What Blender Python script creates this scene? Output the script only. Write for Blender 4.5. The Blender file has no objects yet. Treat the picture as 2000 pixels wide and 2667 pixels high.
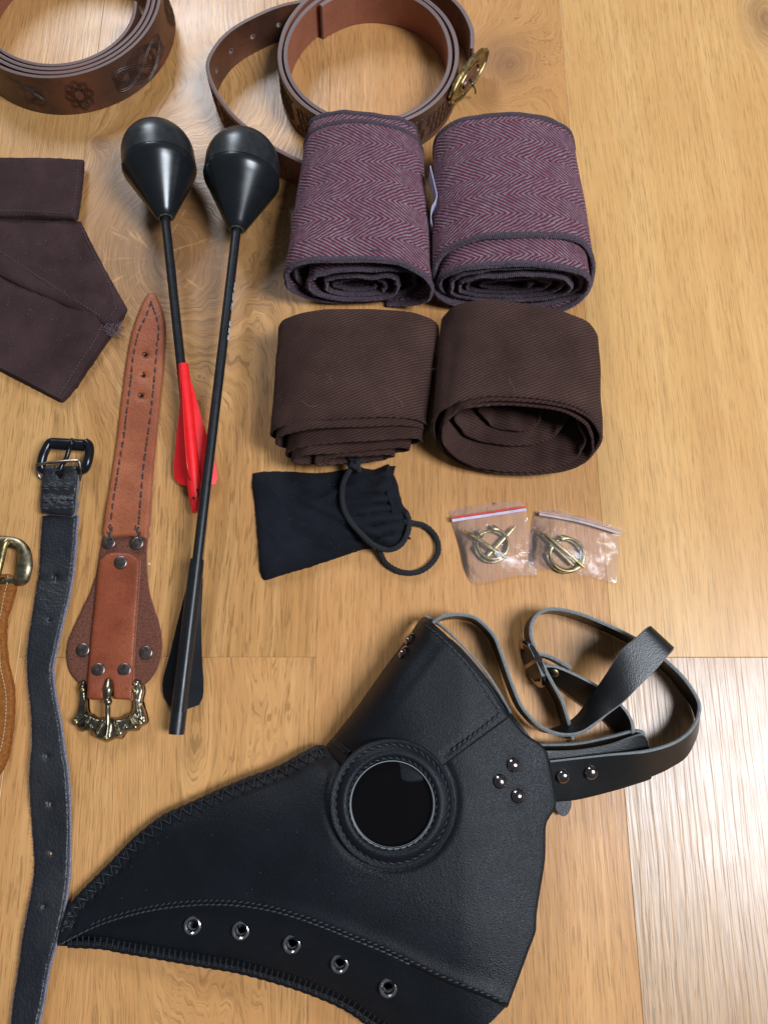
import bpy, bmesh, math, random
import numpy as np
from mathutils import Vector, noise
from mathutils.geometry import delaunay_2d_cdt
random.seed(5)
R = math.radians
# ------------------------------------------------------------------ camera, world, lamps
F_PX, CAM_H, PITCH = 1849.0, 0.468, R(15)
sc = bpy.context.scene
COL = sc.collection
cam_d = bpy.data.cameras.new('camera'); cam = bpy.data.objects.new('camera', cam_d); COL.objects.link(cam)
cam.location = (0, 0, CAM_H); cam.rotation_euler = (PITCH, 0, 0)
cam_d.sensor_fit = 'VERTICAL'; cam_d.sensor_height = 24.0; cam_d.lens = 24.0 * F_PX / 2667.0
cam_d.clip_start = 0.01; cam_d.clip_end = 50
sc.camera = cam
w = bpy.data.worlds.new('World'); sc.world = w; w.use_nodes = True
w.node_tree.nodes['Background'].inputs[0].default_value = (0.80, 0.90, 1.0, 1)
w.node_tree.nodes['Background'].inputs[1].default_value = 0.11


def area(name, loc, target, sx, sy, power, col):
    d = bpy.data.lights.new(name, 'AREA'); d.shape = 'RECTANGLE'; d.size = sx; d.size_y = sy
    d.energy = power; d.color = col
    o = bpy.data.objects.new(name, d); COL.objects.link(o); o.location = loc
    o.rotation_euler = (Vector(target) - Vector(loc)).to_track_quat('-Z', 'Y').to_euler()
    return o


area('window_light_right', (1.26, -0.22, 1.84), (0.1, 0.1, 0), 0.62, 0.9, 64, (0.84, 0.91, 1.0))
area('window_light_far', (-0.72, 2.25, 1.50), (-0.1, 0.35, 0), 0.62, 0.85, 37, (0.82, 0.90, 1.0))
sc.view_settings.view_transform = 'Standard'; sc.view_settings.look = 'None'
sc.view_settings.exposure = 0.08; sc.view_settings.gamma = 1.0
sc.cycles.max_bounces = 10; sc.cycles.transparent_max_bounces = 16


# ------------------------------------------------------------------ geometry helpers
def P(u, v, z=0.0):
    """point of the place at height z that lies on the sight line (u, v) of the photograph (2000 x 2667)"""
    x = (u - 1000) / F_PX; y = (1333.5 - v) / F_PX
    c, s = math.cos(PITCH), math.sin(PITCH)
    t = (CAM_H - z) / (c - y * s)
    return Vector((x * t, (y * c + s) * t, z))


def PA(U, V, Z):
    x = (U - 1000) / F_PX; y = (1333.5 - V) / F_PX
    c, s = math.cos(PITCH), math.sin(PITCH)
    t = (CAM_H - Z) / (c - y * s)
    return np.stack([x * t, (y * c + s) * t, Z + 0 * x], -1)


def cr(pts, n=8, closed=False):
    """Catmull-Rom through points of any dimension"""
    A = np.array([list(p) for p in pts], float); N = len(A); out = []
    segs = N if closed else N - 1
    for i in range(segs):
        if closed:
            p0, p1, p2, p3 = A[(i - 1) % N], A[i], A[(i + 1) % N], A[(i + 2) % N]
        else:
            p0, p1, p2, p3 = A[max(i - 1, 0)], A[i], A[i + 1], A[min(i + 2, N - 1)]
        for k in range(n):
            t = k / n
            out.append(0.5 * (2 * p1 + (p2 - p0) * t + (2 * p0 - 5 * p1 + 4 * p2 - p3) * t * t + (3 * p1 - p0 - 3 * p2 + p3) * t ** 3))
    if not closed: out.append(A[-1])
    return np.array(out)


def outline(pts, n=6):
    """closed outline; points given as (x, y, 1) are corners"""
    N = len(pts); corners = [i for i in range(N) if len(pts[i]) > 2]
    if not corners: return cr([p[:2] for p in pts], n, True)
    out = []
    for a, b in zip(corners, corners[1:] + [corners[0] + N]):
        seg = [pts[i % N][:2] for i in range(a, b + 1)]
        out.append(cr(seg, n)[:-1])
    return np.concatenate(out)


def resample(A, step):
    A = np.asarray(A, float); d = np.r_[0, np.cumsum(np.linalg.norm(np.diff(A, axis=0), axis=1))]
    n = max(2, int(round(d[-1] / step)) + 1); s = np.linspace(0, d[-1], n)
    return np.stack([np.interp(s, d, A[:, k]) for k in range(A.shape[1])], -1)


def dist_poly(U, V, poly, closed=True):
    poly = np.asarray(poly, float)[:, :2]
    q = np.roll(poly, -1, 0) if closed else poly[1:]
    p = poly if closed else poly[:-1]
    D = np.full(U.shape, 1e9)
    for (ax, ay), (bx, by) in zip(p, q):
        dx, dy = bx - ax, by - ay; L = dx * dx + dy * dy + 1e-12
        t = np.clip(((U - ax) * dx + (V - ay) * dy) / L, 0, 1)
        D = np.minimum(D, np.hypot(U - ax - t * dx, V - ay - t * dy))
    return D


def inside(U, V, poly):
    r = np.zeros(U.shape, bool); q = np.roll(poly, -1, 0)
    for (ax, ay), (bx, by) in zip(poly, q):
        if ay == by: continue
        c = ((ay > V) != (by > V)) & (U < (bx - ax) * (V - ay) / (by - ay) + ax)
        r ^= c
    return r


def nz(x, y, z=0.0): return noise.noise(Vector((x, y, z)))


def nza(U, V, f, seed=0.0):
    return np.array([nz(a * f, b * f, seed) for a, b in zip(np.ravel(U), np.ravel(V))]).reshape(np.shape(U))


class MB:
    def __init__(s): s.v = []; s.f = []; s.m = []; s.uv = []

    def add(s, verts, faces, mat=0, uvs=None):
        b = len(s.v); s.v += [tuple(p) for p in verts]
        s.uv += [tuple(p) for p in uvs] if uvs is not None else [(p[0], p[1]) for p in verts]
        for i, f in enumerate(faces):
            s.f.append([b + k for k in f]); s.m.append(mat[i] if isinstance(mat, (list, np.ndarray)) else mat)

    def build(s, name, mats, parent=None, smooth=True, sharp=40, kind=None, label=None):
        me = bpy.data.meshes.new(name); me.from_pydata(s.v, [], s.f)
        for m in (mats if isinstance(mats, (list, tuple)) else [mats]): me.materials.append(m)
        me.polygons.foreach_set('material_index', [int(k) for k in s.m])
        uvl = me.uv_layers.new(name='UVMap')
        li = np.zeros(len(me.loops), int); me.loops.foreach_get('vertex_index', li)
        uvl.data.foreach_set('uv', np.array(s.uv, float)[li].ravel())
        me.validate(); me.update()
        bm = bmesh.new(); bm.from_mesh(me); bmesh.ops.recalc_face_normals(bm, faces=bm.faces); bm.to_mesh(me); bm.free()
        if smooth:
            me.polygons.foreach_set('use_smooth', [True] * len(me.polygons))
            if sharp: me.set_sharp_from_angle(angle=R(sharp))
        o = bpy.data.objects.new(name, me); COL.objects.link(o)
        if parent: o.parent = parent; o.matrix_parent_inverse = parent.matrix_world.inverted()
        if kind: o['kind'] = kind
        if label: o['label'] = label
        return o


def thing(name, label, cat, loc=(0, 0, 0), group=None):
    o = bpy.data.objects.new(name, None); COL.objects.link(o); o.location = loc; o.empty_display_size = 0.01
    o['label'] = label; o['category'] = cat
    if group: o['group'] = group
    bpy.context.view_layer.update()
    return o


def tag(o, label, cat, group=None):
    o['label'] = label; o['category'] = cat
    if group: o['group'] = group


def frames(pts):
    A = np.asarray(pts, float); T = np.gradient(A, axis=0); T /= np.linalg.norm(T, axis=1)[:, None] + 1e-12
    n = np.cross(T[0], [0, 0, 1.0])
    if np.linalg.norm(n) < 1e-3: n = np.cross(T[0], [0, 1.0, 0])
    n /= np.linalg.norm(n); N = [n]
    for i in range(1, len(A)):
        n = N[-1] - T[i] * np.dot(N[-1], T[i]); n /= np.linalg.norm(n) + 1e-12; N.append(n)
    N = np.array(N); return A, T, N, np.cross(T, N)


def tube(mb, pts, rad, n=8, mat=0, closed=False, caps=True, flat=1.0):
    A, T, N, B = frames(pts); m = len(A)
    rad = np.full(m, rad) if np.isscalar(rad) else np.asarray(rad, float)
    d = np.r_[0, np.cumsum(np.linalg.norm(np.diff(A, axis=0), axis=1))]
    vs = []; uv = []
    for i in range(m):
        for k in range(n):
            a = 2 * math.pi * k / n
            vs.append(A[i] + rad[i] * (math.cos(a) * N[i] + math.sin(a) * B[i] * flat)); uv.append((d[i], k / n * 0.01))
    fs = []
    for i in range(m if closed else m - 1):
        j = (i + 1) % m
        for k in range(n):
            l = (k + 1) % n; fs.append([i * n + k, i * n + l, j * n + l, j * n + k])
    if caps and not closed:
        fs.append(list(range(n))[::-1]); fs.append([(m - 1) * n + k for k in range(n)])
    mb.add(vs, fs, mat, uv)


def lathe(mb, prof, origin, axis=(0, 0, 1), n=24, mat=0, cap=True):
    """profile of (r, h) round axis"""
    ax = Vector(axis).normalized(); x = ax.orthogonal().normalized(); y = ax.cross(x); o = Vector(origin)
    vs = []; fs = []; uv = []
    for i, (r, h) in enumerate(prof):
        for k in range(n):
            a = 2 * math.pi * k / n
            vs.append(o + ax * h + (x * math.cos(a) + y * math.sin(a)) * max(r, 1e-6)); uv.append((k / n * 0.1, h))
    for i in range(len(prof) - 1):
        for k in range(n):
            l = (k + 1) % n; fs.append([i * n + k, i * n + l, (i + 1) * n + l, (i + 1) * n + k])
    if cap: fs.append([k for k in range(n)][::-1]); fs.append([(len(prof) - 1) * n + k for k in range(n)])
    mb.add(vs, fs, mat, uv)


def sheet(mb, G, th, uv=None, mi=(0, 0, 1), bulge=0.25):
    """thick sheet over an n x m grid of points; mi = material of top, underside, edge"""
    G = np.asarray(G, float); n, m = G.shape[:2]
    di = np.gradient(G, axis=0); dj = np.gradient(G, axis=1) if m > 1 else None
    N = np.cross(di, dj); N /= np.linalg.norm(N, axis=2)[..., None] + 1e-12
    if uv is None:
        s = np.r_[0, np.cumsum(np.linalg.norm(np.diff(G[:, m // 2], axis=0), axis=1))]
        ww = np.r_[0, np.cumsum(np.linalg.norm(np.diff(G[n // 2], axis=0), axis=1))]
        uv = np.stack(np.meshgrid(s, ww, indexing='ij'), -1)
    thv = th if np.isscalar(th) else np.asarray(th)[..., None]
    top = G + N * thv / 2; bot = G - N * thv / 2
    idx = np.arange(n * m).reshape(n, m); M = n * m
    vs = list(top.reshape(-1, 3)) + list(bot.reshape(-1, 3)); us = list(uv.reshape(-1, 2)) * 2
    fs = []; ms = []
    for i in range(n - 1):
        for j in range(m - 1):
            a, b, c, d = idx[i, j], idx[i + 1, j], idx[i + 1, j + 1], idx[i, j + 1]
            fs.append([a, b, c, d]); ms.append(mi[0]); fs.append([M + d, M + c, M + b, M + a]); ms.append(mi[1])
    loop = [(i, 0) for i in range(n)] + [(n - 1, j) for j in range(1, m)] + [(i, m - 1) for i in range(n - 2, -1, -1)] + [(0, j) for j in range(m - 2, 0, -1)]
    base = len(vs)
    for (i, j) in loop:
        out = np.zeros(3)
        if j == 0: out -= dj[i, j] / (np.linalg.norm(dj[i, j]) + 1e-12)
        if j == m - 1: out += dj[i, j] / (np.linalg.norm(dj[i, j]) + 1e-12)
        if i == 0: out -= di[i, j] / (np.linalg.norm(di[i, j]) + 1e-12)
        if i == n - 1: out += di[i, j] / (np.linalg.norm(di[i, j]) + 1e-12)
        t_ = th if np.isscalar(th) else np.asarray(th)[i, j]
        vs.append(G[i, j] + out * t_ * bulge); us.append(uv[i, j])
    L = len(loop)
    for k in range(L):
        (i, j), (p, q) = loop[k], loop[(k + 1) % L]
        a, b = idx[i, j], idx[p, q]; c, d = base + k, base + (k + 1) % L
        fs.append([a, c, d, b]); ms.append(mi[2]); fs.append([c, M + a, M + b, d]); ms.append(mi[2])
    mb.add(vs, fs, ms, us)


def ribbon_grid(C, W, width, m=3):
    C = np.asarray(C); W = np.asarray(W)
    if W.ndim == 1: W = np.tile(W, (len(C), 1))
    W = W / np.linalg.norm(W, axis=1)[:, None]
    j = np.linspace(-.5, .5, m)
    wd = np.full(len(C), width) if np.isscalar(width) else width
    return C[:, None] + W[:, None] * (j[None, :, None] * wd[:, None, None])


def strap(name, pairs, th, mats, parent, n=8, m=4, drop=0.018, hump=0.0, kind=None):
    """pairs: (uA, vA, zA[, uB, vB, zB]) -- edge A and edge B; B straight below A when it is left out"""
    A = []; B = []
    for p in pairs:
        a = P(*p[:3]); A.append(a)
        if len(p) > 5: B.append(P(*p[3:6]))
        else: B.append(Vector((a.x, a.y, max(a.z - drop, 0.0012))))
    A = cr(A, n); B = cr(B, n)
    t = np.linspace(0, 1, m)[None, :, None]
    G = A[:, None] * (1 - t) + B[:, None] * t
    if hump: G[..., 2] += hump * (1 - (2 * t[..., 0] - 1) ** 2)
    mb = MB(); sheet(mb, G, th, mi=(0, 1, 2) if len(mats) == 3 else (0, 0, 1))
    return mb.build(name, mats, parent, sharp=50, kind=kind), G


def relief(name, pts, ztop, zbot, mats, parent=None, step=14, holes=(), inset=(3.0, 8.0), raw=False, kind=None, label=None, sharp=60, jit=0.0):
    """solid over a traced outline: top heights ztop(U, V, D) (D = photo px to the rim), underside zbot(U, V, Z) """
    O = np.asarray(pts) if raw else outline(pts)
    O = resample(np.vstack([O, O[:1]]), min(8, step))[:-1]
    if jit:
        t = np.roll(O, -1, 0) - np.roll(O, 1, 0); nn = np.stack([t[:, 1], -t[:, 0]], -1) / (np.linalg.norm(t, axis=1)[:, None] + 1e-9)
        O = O + nn * np.array([[nz(a * .09, b * .09, 7.7) + nz(a * .3, b * .3, 2.2)] for a, b in O]) * jit
    H = [np.asarray(h, float) for h in holes]
    x0, y0 = O.min(0); x1, y1 = O.max(0)
    gx, gy = np.meshgrid(np.arange(x0, x1, step), np.arange(y0, y1, step * .87)); gx[1::2] += step / 2
    gx = gx.ravel(); gy = gy.ravel(); ok = inside(gx, gy, O); gx, gy = gx[ok], gy[ok]
    D = dist_poly(gx, gy, O); keep = D > max(inset) + step * .35
    for h in H: keep &= ~inside(gx, gy, h) & (dist_poly(gx, gy, h) > step * .4)
    gx, gy = gx[keep], gy[keep]
    t = np.roll(O, -1, 0) - np.roll(O, 1, 0); nn = np.stack([t[:, 1], -t[:, 0]], -1) / (np.linalg.norm(t, axis=1)[:, None] + 1e-9)
    area2 = (O[:, 0] * np.roll(O[:, 1], -1) - np.roll(O[:, 0], -1) * O[:, 1]).sum()
    if area2 > 0: nn = -nn
    extra = []
    for k in inset:
        q = O + nn * k; okk = inside(q[:, 0], q[:, 1], O) & (dist_poly(q[:, 0], q[:, 1], O) > k * .8)
        for h in H: okk &= ~inside(q[:, 0], q[:, 1], h) & (dist_poly(q[:, 0], q[:, 1], h) > 3)
        extra.append(q[okk])
    allp = [O] + H; edges = []; b = 0
    for a in allp:
        n = len(a); edges += [(b + i, b + (i + 1) % n) for i in range(n)]; b += n
    nb = b
    X = np.vstack(allp + extra + [np.stack([gx, gy], -1)])
    vo, eo, fo, ov, _, _ = delaunay_2d_cdt([Vector(p) for p in X], edges, [], 0, 1e-5)
    V2 = np.array([list(p) for p in vo]); F = np.array([f for f in fo if len(f) == 3])
    c = V2[F].mean(1); ok = inside(c[:, 0], c[:, 1], O)
    for h in H: ok &= ~inside(c[:, 0], c[:, 1], h)
    F = F[ok]; D = dist_poly(V2[:, 0], V2[:, 1], O)
    for h in H: D = np.minimum(D, dist_poly(V2[:, 0], V2[:, 1], h) * 3)
    Z = ztop(V2[:, 0], V2[:, 1], D); T = PA(V2[:, 0], V2[:, 1], Z)
    ZB = zbot(V2[:, 0], V2[:, 1], Z) if callable(zbot) else np.full(len(Z), zbot)
    ZB = np.minimum(ZB, Z - 0.0002); Bt = T.copy(); Bt[:, 2] = ZB
    n = len(V2); cnt = {}
    for f in F:
        for a, bb in ((f[0], f[1]), (f[1], f[2]), (f[2], f[0])):
            cnt[(min(a, bb), max(a, bb))] = cnt.get((min(a, bb), max(a, bb)), 0) + 1
    fs = [list(f) for f in F] + [[n + k for k in f[::-1]] for f in F]; ms = [0] * (2 * len(F))
    for (a, bb), k in cnt.items():
        if k == 1: fs.append([a, bb, n + bb, n + a]); ms.append(1 if len(mats) > 1 else 0)
    mb = MB(); mb.add(np.vstack([T, Bt]), fs, ms)
    return mb.build(name, mats, parent, sharp=sharp, kind=kind, label=label)


def rim(z, r_px=8.0, r=0.001):
    """level top with a rounded rim"""
    def f(U, V, D):
        zz = z(U, V) if callable(z) else z
        q = np.clip(1 - D / r_px, 0, 1); return zz - r * (1 - np.sqrt(np.maximum(0, 1 - q * q)))
    return f


def stitches(name, path, zf, mat, parent, length=0.0024, gap=0.0012, rad=0.0003, slant=0.0, lift=0.0003, smooth=True, n=6, kind='stuff'):
    A = cr(path, 8) if smooth else np.asarray(path, float)
    W = PA(A[:, 0], A[:, 1], np.array([zf(a, b) for a, b in A[:, :2]]) + lift); W = resample(W, 0.0006)
    d = np.r_[0, np.cumsum(np.linalg.norm(np.diff(W, axis=0), axis=1))]
    mb = MB(); s = 0.0
    at = lambda q: np.array([np.interp(q, d, W[:, k]) for k in range(3)])
    while s + length < d[-1]:
        L = length * random.uniform(.85, 1.1); p0, p1 = at(s), at(s + L); pm = (p0 + p1) / 2 + np.array([0, 0, rad * .6])
        t = (p1 - p0) / (np.linalg.norm(p1 - p0) + 1e-9); sd = np.array([-t[1], t[0], 0]) * slant * L
        p0 = p0 - sd - np.array([0, 0, rad]); p1 = p1 + sd - np.array([0, 0, rad])
        tube(mb, [p0, p0 * .7 + pm * .3 + [0, 0, rad * .5], pm, p1 * .7 + pm * .3 + [0, 0, rad * .5], p1], [rad * .5, rad, rad * 1.1, rad, rad * .5], n)
        s += L + gap
    return mb.build(name, mat, parent, kind=kind)


def circle_px(u, v, ru, rv=None, n=20, rot=0.0):
    rv = rv or ru; a = np.linspace(0, 2 * np.pi, n, endpoint=False)
    x = ru * np.cos(a); y = rv * np.sin(a)
    return np.stack([u + x * math.cos(rot) - y * math.sin(rot), v + x * math.sin(rot) + y * math.cos(rot)], -1)


# ------------------------------------------------------------------ material helpers
class Mat:
    def __init__(s, name, base=(.5, .5, .5), rough=.5, spec=.5, metal=0.0):
        s.m = bpy.data.materials.new(name); s.m.use_nodes = True; s.t = s.m.node_tree
        s.b = s.t.nodes['Principled BSDF']; s.set('Base Color', (*base, 1)); s.set('Roughness', rough)
        s.set('Specular IOR Level', spec); s.set('Metallic', metal)

    def set(s, k, v):
        if isinstance(v, bpy.types.NodeSocket): s.t.links.new(v, s.b.inputs[k])
        else: s.b.inputs[k].default_value = v

    def n(s, typ, **kw):
        q = s.t.nodes.new(typ)
        for k, v in kw.items(): setattr(q, k, v)
        return q

    def put(s, sock, v):
        if isinstance(v, bpy.types.NodeSocket): s.t.links.new(v, sock)
        elif v is not None: sock.default_value = v

    def math(s, op, a, b=None, c=None):
        q = s.n('ShaderNodeMath', operation=op); s.put(q.inputs[0], a)
        if b is not None: s.put(q.inputs[1], b)
        if c is not None: s.put(q.inputs[2], c)
        return q.outputs[0]

    def xyz(s, kind='Object'):
        tc = s.n('ShaderNodeTexCoord'); sp = s.n('ShaderNodeSeparateXYZ'); s.t.links.new(tc.outputs[kind], sp.inputs[0]); return sp.outputs

    def vec(s, x=0.0, y=0.0, z=0.0):
        q = s.n('ShaderNodeCombineXYZ')
        for i, k in enumerate((x, y, z)): s.put(q.inputs[i], k)
        return q.outputs[0]

    def noise(s, v, scale=1.0, detail=3.0, rough=.5, dist=0.0, col=False):
        q = s.n('ShaderNodeTexNoise'); s.put(q.inputs['Vector'], v); s.put(q.inputs['Scale'], scale)
        q.inputs['Detail'].default_value = detail; q.inputs['Roughness'].default_value = rough; q.inputs['Distortion'].default_value = dist
        return q.outputs['Color' if col else 'Fac']

    def voro(s, v, scale=1.0, feature='F1', out='Distance', rnd=1.0):
        q = s.n('ShaderNodeTexVoronoi', feature=feature); s.put(q.inputs['Vector'], v); s.put(q.inputs['Scale'], scale)
        q.inputs['Randomness'].default_value = rnd
        return q.outputs[out]

    def ramp(s, f, stops, interp='LINEAR'):
        q = s.n('ShaderNodeValToRGB'); s.put(q.inputs[0], f); e = q.color_ramp.elements; q.color_ramp.interpolation = interp
        while len(e) < len(stops): e.new(0.5)
        for k, (p, c) in enumerate(stops):
            e[k].position = p; e[k].color = (c, c, c, 1) if np.isscalar(c) else (*c, 1)
        return q.outputs[0]

    def mix(s, f, a, b, blend='MIX'):
        q = s.n('ShaderNodeMix', data_type='RGBA', blend_type=blend); s.put(q.inputs[0], f)
        for i, k in ((6, a), (7, b)): s.put(q.inputs[i], (*k, 1) if isinstance(k, tuple) and len(k) == 3 else k)
        return q.outputs[2]

    def bump(s, h, dist=0.001, strength=1.0, prev=None):
        q = s.n('ShaderNodeBump'); s.put(q.inputs['Height'], h); q.inputs['Distance'].default_value = dist; q.inputs['Strength'].default_value = strength
        if prev is not None: s.t.links.new(prev, q.inputs['Normal'])
        s.t.links.new(q.outputs[0], s.b.inputs['Normal']); return q.outputs[0]


def wood(name, seed, light, mid, dark, knots=(), rings=40.0, contrast=1.0, rough=.34, spec=.36, emb=1.0, rays=False, coat=0.0):
    m = Mat(name, rough=.4, spec=spec); sat = lambda c: (c[0] * 1.0, c[1] * .915, c[2] * .80)
    light, mid, dark = sat(light), sat(mid), sat(tuple(d * .5 + q * .5 for d, q in zip(dark, mid))); x, y, z = m.xyz()[:3]
    base = m.vec(m.math('ADD', x, seed * 3.17), m.math('MULTIPLY', y, .22), seed)
    wv = m.math('SUBTRACT', m.noise(base, 7, 2), .5)
    wv2 = m.math('SUBTRACT', m.noise(m.vec(m.math('ADD', x, seed), m.math('MULTIPLY', y, .5)), 28, 2), .5)
    gx = m.math('ADD', x, m.math('ADD', m.math('MULTIPLY', wv, .035), m.math('MULTIPLY', wv2, .0028)))
    kd = None; K = 0.0
    for (kx, ky, ax, ay, amp, dk) in knots:
        dx = m.math('DIVIDE', m.math('SUBTRACT', x, kx), ax); dy = m.math('DIVIDE', m.math('SUBTRACT', y, ky), ay)
        r2 = m.math('ADD', m.math('MULTIPLY', dx, dx), m.math('MULTIPLY', dy, dy)); r2 = m.math('MULTIPLY', r2, m.math('ADD', .45, m.noise(m.vec(m.math('MULTIPLY', dx, 1.3), m.math('MULTIPLY', dy, 1.3), seed), 1.0, 3, .6)))
        e = m.math('EXPONENT', m.math('MULTIPLY', r2, -1.0)); gx = m.math('ADD', gx, m.math('MULTIPLY', e, amp))
        if dk:
            core = m.math('MULTIPLY', m.math('EXPONENT', m.math('MULTIPLY', r2, -dk[0])), dk[1])
            kd = core if kd is None else m.math('MAXIMUM', kd, core)
    # broad growth rings
    g1 = m.noise(m.vec(m.math('MULTIPLY', gx, rings), m.math('MULTIPLY', y, .9), seed), 1.0, 5, .62)
    avg = tuple((a + b) / 2 for a, b in zip(mid, light)); q = lambda c, k: tuple(a * k + b * (1 - k) for a, b in zip(c, avg))
    kk = min(1.0, .62 * contrast)
    col = m.ramp(g1, [(.28, q(dark, kk)), (.46, q(mid, kk)), (.62, q(light, kk)), (.8, q(mid, kk))])
    # fine ring lines
    g2 = m.noise(m.vec(m.math('MULTIPLY', gx, rings * 9), m.math('MULTIPLY', y, 5.0), seed + 4), 1.0, 3, .6)
    col = m.mix(m.math('MULTIPLY', m.ramp(g2, [(.44, 1.0), (.56, 0.0)]), .32 * contrast), col, tuple(c * .70 for c in mid))
    g4 = m.noise(m.vec(m.math('MULTIPLY', gx, rings * 8.5), m.math('MULTIPLY', y, 7.0), seed + 6), 1.0, 2, .55)
    ln = m.math('MAXIMUM', m.ramp(g4, [(.478, 0.0), (.497, 1.0), (.503, 1.0), (.522, 0.0)]), m.math('MULTIPLY', m.ramp(g4, [(.385, 0.0), (.40, 1.0), (.415, 0.0)]), .7))
    brk = m.ramp(m.noise(m.vec(m.math('MULTIPLY', x, 420.0), m.math('MULTIPLY', y, 60.0), seed), 1.0, 2), [(.38, .15), (.58, 1.0)])
    col = m.mix(m.math('MULTIPLY', m.math('MULTIPLY', ln, brk), .60 * min(contrast, 1.1)), col, tuple(c * .46 for c in mid))
    g3 = m.noise(m.vec(m.math('MULTIPLY', gx, rings * 24), m.math('MULTIPLY', y, 48), seed + 9), 1.0, 3, .6)
    col = m.mix(m.math('MULTIPLY', m.ramp(g3, [(.38, 1.0), (.45, 0.0)]), .62 * min(contrast, 1.2)), col, tuple(c * .46 for c in mid))
    col = m.mix(m.math('MULTIPLY', m.ramp(g3, [(.60, 0.0), (.75, 1.0)]), .16), col, tuple(min(1, c * 1.25) for c in light))
    # mottling
    mo = m.noise(m.vec(m.math('MULTIPLY', x, 1.0), m.math('MULTIPLY', y, .5), seed), 16, 3)
    col = m.mix(m.math('MULTIPLY', m.ramp(mo, [(.35, 1.0), (.65, 0.0)]), .28), col, (mid[0] * .80, mid[1] * .66, mid[2] * .60))
    if kd is not None:
        kn = m.noise(m.vec(m.math('MULTIPLY', gx, 260.0), m.math('MULTIPLY', y, 60), seed), 1.0, 4, .65)
        col = m.mix(m.math('MULTIPLY', kd, m.ramp(kn, [(.25, 1.0), (.75, .45)])), col, (.17, .085, .05))
    if rays:
        kx, ky, ax, ay = knots[0][:4]
        dx = m.math('DIVIDE', m.math('SUBTRACT', x, kx), ax); dy = m.math('DIVIDE', m.math('SUBTRACT', y, ky), ay)
        an = m.math('ARCTAN2', dx, dy); rr2 = m.math('SQRT', m.math('ADD', m.math('MULTIPLY', dx, dx), m.math('MULTIPLY', dy, dy)))
        ry = m.noise(m.vec(m.math('MULTIPLY', an, 9.0), m.math('MULTIPLY', rr2, 1.6), seed), 1.0, 3, .7)
        rg = m.noise(m.vec(m.math('MULTIPLY', rr2, 26.0), m.math('MULTIPLY', an, 1.2), seed), 1.0, 2, .6)
        fall = m.ramp(rr2, [(.05, 1.0), (.55, .8), (1.0, 0.0)])
        col = m.mix(m.math('MULTIPLY', m.math('MULTIPLY', m.ramp(rg, [(.42, 1.0), (.55, 0.0)]), fall), .38), col, tuple(c * .42 for c in mid))
        col = m.mix(m.math('MULTIPLY', m.math('MULTIPLY', m.ramp(ry, [(.60, 0.0), (.66, 1.0)]), fall), .50), col, tuple(c * 1.05 for c in light))
    m.set('Base Color', col)
    if coat: m.set('Coat Weight', coat); m.set('Coat Roughness', .34); m.set('Coat Tint', (.96, .98, 1, 1))
    rr = m.noise(m.vec(m.math('MULTIPLY', x, 1.0), y), 30, 4); m.set('Roughness', m.ramp(rr, [(.3, rough - .03), (.7, rough + .05)]))
    # embossed pores and long wavy relief
    b1 = m.noise(m.vec(m.math('MULTIPLY', gx, 330.0), m.math('MULTIPLY', y, 14), seed), 1.0, 2, .5)
    b2 = m.noise(m.vec(m.math('MULTIPLY', gx, 900.0), m.math('MULTIPLY', y, 90), seed), 1.0, 2, .5)
    nb = m.bump(m.ramp(b1, [(.38, 0.0), (.6, 1.0)]), .00010 * emb, .5)
    m.bump(b2, .00008, .5, nb)
    return m.m


def leather(name, base, rough=.42, grain=900.0, gs=.35, var=None, edge_wear=0.0, spec=.5, big=0.0, uv=False):
    m = Mat(name, base, rough, spec); v = m.n('ShaderNodeTexCoord').outputs['UV' if uv else 'Object']
    d = m.voro(v, grain, 'F1'); fine = m.noise(v, grain * .35, 4, .6)
    col = m.mix(m.ramp(m.noise(v, 45, 4, .6), [(.3, 0.0), (.7, 1.0)]), tuple(c * .82 for c in base), tuple(min(1, c * 1.15) for c in base))
    if var: col = m.mix(m.ramp(m.noise(v, 22, 3, .5), [(.42, 0.0), (.66, 1.0)]), col, var)
    col = m.mix(m.math('MULTIPLY', m.ramp(fine, [(.3, 1.0), (.5, 0.0)]), .35), col, tuple(c * .55 for c in base))
    m.set('Base Color', col)
    m.set('Roughness', m.math('ADD', m.math('MULTIPLY', m.noise(v, 60, 3), .22), rough - .11))
    nb = m.bump(d, .00035, gs)
    nb = m.bump(fine, .0005, gs * .6, nb)
    if big: m.bump(m.noise(v, 90, 4), .002, big, nb)
    return m.m


def simple(name, base, rough=.5, metal=0.0, spec=.5, nscale=200.0, ns=.15, var=.8, dist=.0004, coat=0.0):
    m = Mat(name, base, rough, spec, metal); v = m.n('ShaderNodeTexCoord').outputs['Object']
    q = m.noise(v, nscale, 4, .6)
    m.set('Base Color', m.mix(m.ramp(q, [(.35, 0.0), (.65, 1.0)]), tuple(c * var for c in base), base))
    m.set('Roughness', m.math('ADD', m.math('MULTIPLY', m.noise(v, nscale * .5, 3), .2), rough - .1))
    m.bump(q, dist, ns)
    if coat: m.set('Coat Weight', coat); m.set('Coat Roughness', .12)
    return m.m


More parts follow.
